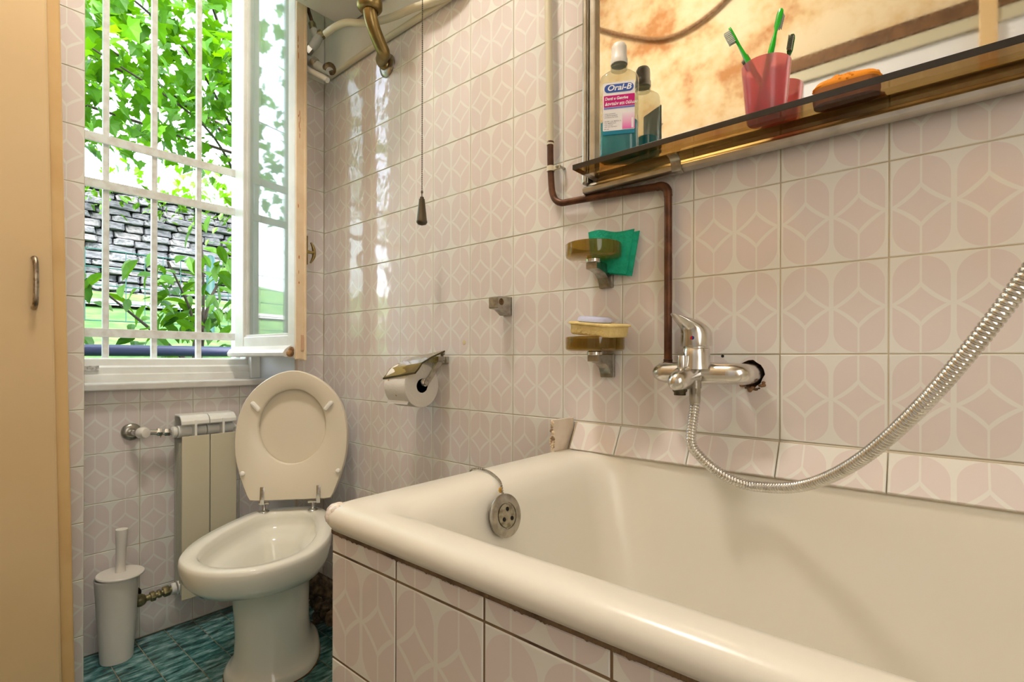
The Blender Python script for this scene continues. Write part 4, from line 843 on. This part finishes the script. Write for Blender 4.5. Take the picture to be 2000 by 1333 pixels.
obj('pipe_run', tube(smooth_path([(W - .010, 1.690, 1.908), (W - .010, 1.45, 1.910), (W - .010, 1.20, 1.906), (W - .010, .95, 1.905), (W - .010, .60, 1.912)], 4), .0095, 12), CONDUIT, pt, True)
fh = obj('supply_hose', tube(smooth_path([px(636, 66, 1.66), px(652, 54, 1.63), px(676, 44, 1.60), px(705, 45, 1.575), px(735, 42, 1.55), px(770, 32, 1.52), px(810, 15, 1.48), px(850, 2, 1.43), px(900, -20, 1.38), px(940, -45, 1.36)], 6), .0105, 12), CONDUIT, None, True); setp(fh, 'pale hose curving from the corner valve under the water heater', 'hose')
cv = empty('corner_valve', (.92, 1.69, 1.92), 'painted pipe fittings and rusty tee valve in the upper corner by the casement', 'valve')
q = lambda x, y, d=1.73: px(x, y, d)
obj('riser', tube([q(596, -30), q(597, 0), q(603, 22), q(611, 48)], .0060, 10), RUST, cv, True)
obj('nut', hexnut(q(609, 44), q(613, 60) - q(609, 44), .0120, .024), mat('green_brass', (150, 140, 100)), cv)
obj('tee_body', tube([q(613, 58), q(615, 66), q(622, 74), q(616, 84), q(607, 94)], [.012, .014, .0165, .016, .0145], 16), mat('grey_paint', (176, 180, 176), .4), cv, True)
obj('nut', hexnut(q(620, 72), q(637, 62) - q(620, 72), .0155, .022), mat('green_brass', (150, 140, 100)), cv)
obj('nut', hexnut(q(607, 92), q(596, 106) - q(607, 92), .0160, .026), CHROMED, cv)
obj('lower_body', tube([q(575, 98, 1.76), q(600, 116, 1.745), q(626, 132, 1.725), q(645, 140, 1.70)], [.017, .017, .0155, .013], 14), mat('grey_paint', (176, 180, 176)), cv, True)
obj('nut', hexnut(q(610, 120), q(626, 131) - q(610, 120), .0185, .020), CHROMED, cv)
obj('end_cap', lathe([(.013, 0), (.020, .003), (.020, .020), (.014, .024), (.001, .025)], q(640, 136, 1.715), q(655, 131, 1.68) - q(640, 136, 1.715), 16), mat('tarnished_brass', (120, 104, 78), .45, .8, noise=(60, (70, 60, 44), .8)), cv, True)
obj('white_pipe', tube([q(570, 120, 1.75), q(600, 136, 1.735), q(630, 150, 1.72), q(640, 157, 1.715)], .0095, 10), WHITEP, cv, True)

# ---------------------------------------------------------------- outside: slope, stone wall, fence, trees
GRASS = mat('grass', (48, 88, 26), .9, noise=(6, (80, 112, 48), .9)); PATH = mat('pale_path', (170, 166, 160), .9)
def gz(y): return .62 + (y - 2.4) * .215
gd = struct('ground_garden', ([(-6, 2.3, .45), (10, 2.3, .45), (10, 2.6, .66), (-6, 2.6, .66), (-6, 12, gz(12)), (10, 12, gz(12))], [(0, 1, 2, 3), (3, 2, 5, 4)]), GRASS); gd['label'] = 'sloping grass behind the house'
pth = struct('garden_path', ([(-6, 5.75, gz(5.75) + .03), (10, 5.75, gz(5.75) + .03), (10, 6.15, gz(6.15) + .03), (-6, 6.15, gz(6.15) + .03)], [(0, 1, 2, 3)]), PATH); pth['label'] = 'pale path at the foot of the stone wall'
sw = empty('stone_wall', (2.4, 7.2, 1.6), 'dry stone garden wall of grey blocks beyond the fence', 'stone wall')
obj('wall_core', box(-1, 8, 7.15, 7.6, 1.3, 2.74), mat('wall_core_dark', (26, 30, 30), .95), sw)
stm = [mat('stone_a', (74, 77, 82), .9, noise=(5, (44, 48, 52), .8), bump=(16, .8)), mat('stone_b', (60, 64, 70), .9, noise=(6, (94, 96, 98), .8), bump=(16, .8)), mat('stone_c', (88, 89, 91), .9, noise=(4, (54, 56, 60), .8), bump=(16, .8))]
random.seed(21)
blocks = []
for m in stm:
    for k in range(2):
        me = bpy.data.meshes.new('stone'); V, F = bbox(-.5, .5, -.5, .5, -.5, .5, .16, 2); V = [Vector(v) + Vector((random.uniform(-.05, .05), random.uniform(-.05, .05), random.uniform(-.08, .08))) for v in V]
        me.from_pydata([tuple(v) for v in V], [], F); me.materials.append(m); blocks.append(me)
z = 1.50; cnt = 0
while z < 2.80:
    h = random.uniform(.062, .105); x = .75 + random.uniform(-.2, 0)
    while x < 4.4:
        l = random.uniform(.14, .36)
        if cnt < 300:
            o = bpy.data.objects.new('stone', random.choice(blocks)); COL.objects.link(o); o.location = (x + l / 2, 7.13 + random.uniform(-.03, .03), z + h / 2); o.scale = (l - .012, .16, h - .008); o.rotation_euler = (0, random.uniform(-.03, .03), random.uniform(-.06, .06)); adopt(o, sw); cnt += 1
        x += l
    z += h
# railing pipe and wire fence
rp = obj('railing_pipe', tube([(-2, 2.78, .925), (6, 2.78, .925)], .026, 14), mat('navy_pipe', (36, 40, 66), .4), None, True); setp(rp, 'dark blue horizontal pipe just beyond the window grille', 'pipe')
fc = empty('wire_fence', (1.5, 4.6, 1.0), 'green wire fence with round posts across the grass', 'fence')
FG = mat('fence_green', (6, 62, 56), .5)
for x in (-.30, 1.62, 3.5): obj('post', lathe([(.032, -.3), (.032, .62), (.02, .64)], (x, 4.7, gz(4.7)), (0, 0, 1), 12), FG, fc, True)
wires = [tube([(-2, 4.7, gz(4.7) + h), (6, 4.7, gz(4.7) + h)], .004, 5) for h in (.05, .18, .31, .44, .57)] + [tube([(x, 4.7, gz(4.7) + .05), (x, 4.7, gz(4.7) + .57)], .003, 4) for x in [-1 + .12 * k for k in range(52)]]
wf = obj('wire_mesh', join(*wires), FG, fc); wf['kind'] = 'stuff'

def leaf_mat(name, a, b, tr):
    m = bpy.data.materials.new(name); m.use_nodes = True; n = m.node_tree.nodes; L = m.node_tree.links; p = n['Principled BSDF']; p.inputs['Roughness'].default_value = .5; p.inputs['Specular IOR Level'].default_value = .3
    oi = n.new('ShaderNodeObjectInfo'); tc = n.new('ShaderNodeTexCoord'); nz = n.new('ShaderNodeTexNoise'); nz.inputs['Scale'].default_value = 2.5; L.new(tc.outputs['Object'], nz.inputs['Vector'])
    ml = M_(n, L, 'ADD', M_(n, L, 'MULTIPLY', oi.outputs['Random'], .6), M_(n, L, 'MULTIPLY', nz.outputs[0], .5), True)
    mx = n.new('ShaderNodeMix'); mx.data_type = 'RGBA'; L.new(ml, mx.inputs[0]); mx.inputs[6].default_value = (*lin(a), 1); mx.inputs[7].default_value = (*lin(b), 1); L.new(mx.outputs[2], p.inputs['Base Color'])
    t = n.new('ShaderNodeBsdfTranslucent'); hv_ = n.new('ShaderNodeHueSaturation'); hv_.inputs['Value'].default_value = 1.3; hv_.inputs['Hue'].default_value = .485; L.new(mx.outputs[2], hv_.inputs['Color']); L.new(hv_.outputs[0], t.inputs[0])
    ms = n.new('ShaderNodeMixShader'); ms.inputs[0].default_value = tr; L.new(p.outputs[0], ms.inputs[1]); L.new(t.outputs[0], ms.inputs[2]); L.new(ms.outputs[0], n['Material Output'].inputs[0]); return m
MAPLE = leaf_mat('maple_leaf_green', (2, 52, 2), (84, 142, 3), .5)
LAUREL = leaf_mat('shrub_leaf_green', (3, 44, 7), (64, 106, 4), .4)
BARK = mat('bark', (150, 140, 124), .9, noise=(14, (98, 88, 74), .9), bump=(20, .7)); TWIG = mat('twig', (52, 44, 36), .9)
def maple_shape():
    lobes = [(-90, .10), (-62, .30), (-45, .62), (-25, .48), (2, .80), (22, .60), (50, .74), (60, .64), (90, 1.0)]
    pts = [(r * math.cos(math.radians(a)), .25 + r * math.sin(math.radians(a))) for a, r in lobes]
    pts = pts + [(-x, y) for x, y in reversed(pts[1:-1])]
    V = [(x * .5, y * .5, .10 * abs(x) - .12 * max(0, y) ** 2) for x, y in pts] + [(0, .13, 0)]
    n = len(pts); return (V, [(i, (i + 1) % n, n) for i in range(n)])
def oval_shape():
    pts = [(0, 0), (.16, .2), (.23, .45), (.18, .75), (0, 1.05), (-.18, .75), (-.23, .45), (-.16, .2)]
    V = [(x, y, .35 * abs(x) - .18 * y * y) for x, y in pts] + [(0, .5, -.045)]; return (V, [(i, (i + 1) % 8, 8) for i in range(8)])
def leaf_mesh(name, shape, m):
    me = bpy.data.meshes.new(name); me.from_pydata(shape[0], [], shape[1]); me.materials.append(m); return me
MLEAF = leaf_mesh('leaf', maple_shape(), MAPLE); OLEAF = leaf_mesh('leaf', oval_shape(), LAUREL)
def rnd_rot(droop=1.0):
    return Euler((math.radians(random.uniform(-70, 10)) * droop, math.radians(random.uniform(-40, 40)), random.uniform(0, 2 * PI))).to_matrix().to_4x4()
def place_leaf(parent, me, p, s, droop=1.0):
    o = bpy.data.objects.new('leaf', me); COL.objects.link(o); o.matrix_world = Matrix.Translation(p) @ rnd_rot(droop) @ Matrix.Diagonal((s, s, s, 1)); o.parent = parent; o.matrix_parent_inverse = parent.matrix_basis.inverted()
def leaf_mass(name, parent, shape, m, pts, smin, smax):
    V, F = [], []
    for p in pts:
        s = random.uniform(smin, smax); mx = Matrix.Translation(p) @ rnd_rot() @ Matrix.Diagonal((s, s, s, 1)); k = len(V); V += [mx @ Vector(v) for v in shape[0]]; F += [tuple(i + k for i in f) for f in shape[1]]
    me = bpy.data.meshes.new(name); me.from_pydata([tuple(v) for v in V], [], F); me.materials.append(m); o = bpy.data.objects.new(name, me); COL.objects.link(o); adopt(o, parent); o['kind'] = 'stuff'; return o
random.seed(33)
mp_ = empty('maple_tree', (2.15, 5.3, gz(5.3)), 'maple tree whose leafy branches hang across the upper window', 'tree')
tx, ty = 2.10, 5.3
obj('trunk', tube(smooth_path([(tx, ty, gz(5.3) - .2), (tx + .03, ty, 1.9), (tx - .02, ty - .05, 2.5), (tx + .02, ty - .1, 3.2), (tx + .1, ty - .1, 4.6)], 5), [.075 - .0018 * i for i in range(21)], 10), BARK, mp_, True)
branches = [((tx, ty - .05, 2.55), (1.5, 4.5, 2.75), (.55, 3.7, 2.70)), ((tx, ty - .08, 2.9), (1.3, 4.3, 3.2), (.25, 3.5, 3.15)), ((tx, ty - .1, 3.2), (2.1, 4.1, 3.3), (1.7, 3.1, 3.0)), ((tx, ty - .05, 2.5), (2.3, 4.4, 2.55), (1.85, 3.4, 2.45)), ((tx, ty - .1, 3.4), (1.2, 4.0, 3.9), (.7, 3.0, 3.6)), ((tx, ty, 3.3), (2.9, 4.4, 3.3), (3.0, 3.5, 3.0)), ((tx, ty, 3.0), (.9, 4.9, 3.3), (-.2, 4.3, 3.2)), ((tx, ty, 3.1), (.4, 4.8, 3.2), (-1.2, 4.2, 2.9)), ((tx, ty, 2.9), (.2, 5.2, 2.9), (-1.6, 4.9, 2.6))]
for b in branches: obj('branch', tube(smooth_path(b, 6), [.015 - .0009 * i for i in range(13)], 6), TWIG, mp_, True)
cen = [];
for b in branches:
    q_ = smooth_path(b, 10)
    for p in q_[5:]: cen.append(p)
def crown(nl, spread):
    out = []
    while len(out) < nl:
        c = random.choice(cen); p = c + Vector((random.gauss(0, spread), random.gauss(0, spread), random.gauss(-.02, spread * .55)))
        if p.y < 2.75: continue
        d = (p.x * fw.x + p.y * fw.y); 
        if (p.z - CAMZ) / d < .375 + random.uniform(-.03, .04): continue
        out.append(p)
    return out
near = sorted(crown(620, .30), key=lambda p: p.y)
for p in near[:260]: place_leaf(mp_, MLEAF, p, random.uniform(.12, .20))
leaf_mass('foliage', mp_, maple_shape(), MAPLE, near[260:] + crown(2400, .48), .12, .19)
# low shrub in front of the fence
bs = empty('shrub', (1.15, 3.5, gz(3.5)), 'broad-leaved green shrub growing against the fence', 'shrub')
stems = [((1.15, 3.6, gz(3.6)), (1.12, 3.55, 1.15), (.95, 3.4, 1.45)), ((1.18, 3.6, gz(3.6)), (1.25, 3.6, 1.3), (1.45, 3.5, 1.62)), ((1.1, 3.6, gz(3.6)), (.9, 3.5, 1.05), (.62, 3.3, 1.25)), ((1.75, 3.7, gz(3.7)), (1.7, 3.6, 1.1), (1.62, 3.5, 1.45)), ((1.8, 3.7, gz(3.7)), (1.9, 3.6, 1.2), (2.05, 3.5, 1.5)), ((1.15, 3.6, gz(3.6)), (1.2, 3.6, 1.2), (1.15, 3.5, 1.75))]
for s in stems: obj('stem', tube(smooth_path(s, 6), [.013 - .0007 * i for i in range(13)], 6), TWIG, bs, True)
for k in range(294):
    s = smooth_path(random.choice(stems), 8); c = s[random.randint(5, len(s) - 1)]; p = c + Vector((random.gauss(0, .13), random.gauss(0, .13), random.gauss(.0, .12)))
    if p.y > 2.95: place_leaf(bs, OLEAF, p, random.uniform(.085, .15))
# more trees behind the wall
bt2 = empty('distant_tree', (3.4, 9.5, 2.6), 'pale leafy tree rising behind the stone wall', 'tree')
obj('trunk', tube([(3.4, 9.5, 1.5), (3.45, 9.5, 3.2), (3.3, 9.4, 4.4)], [.10, .08, .04], 8), BARK, bt2, True)
leaf_mass('foliage', bt2, maple_shape(), MAPLE, [Vector((random.gauss(3.4, .8), random.gauss(9.5, .6), random.gauss(3.4, .45))) for k in range(500)], .14, .22)
iv = empty('ivy', (2.4, 7.0, 2.5), 'trailing green ivy on top of the stone wall', 'ivy')
leaf_mass('ivy_leaves', iv, oval_shape(), LAUREL, [Vector((random.uniform(1.2, 4.4), 6.93 + random.uniform(-.08, .05), 2.80 - abs(random.gauss(0, .16)))) for k in range(260)], .06, .12)
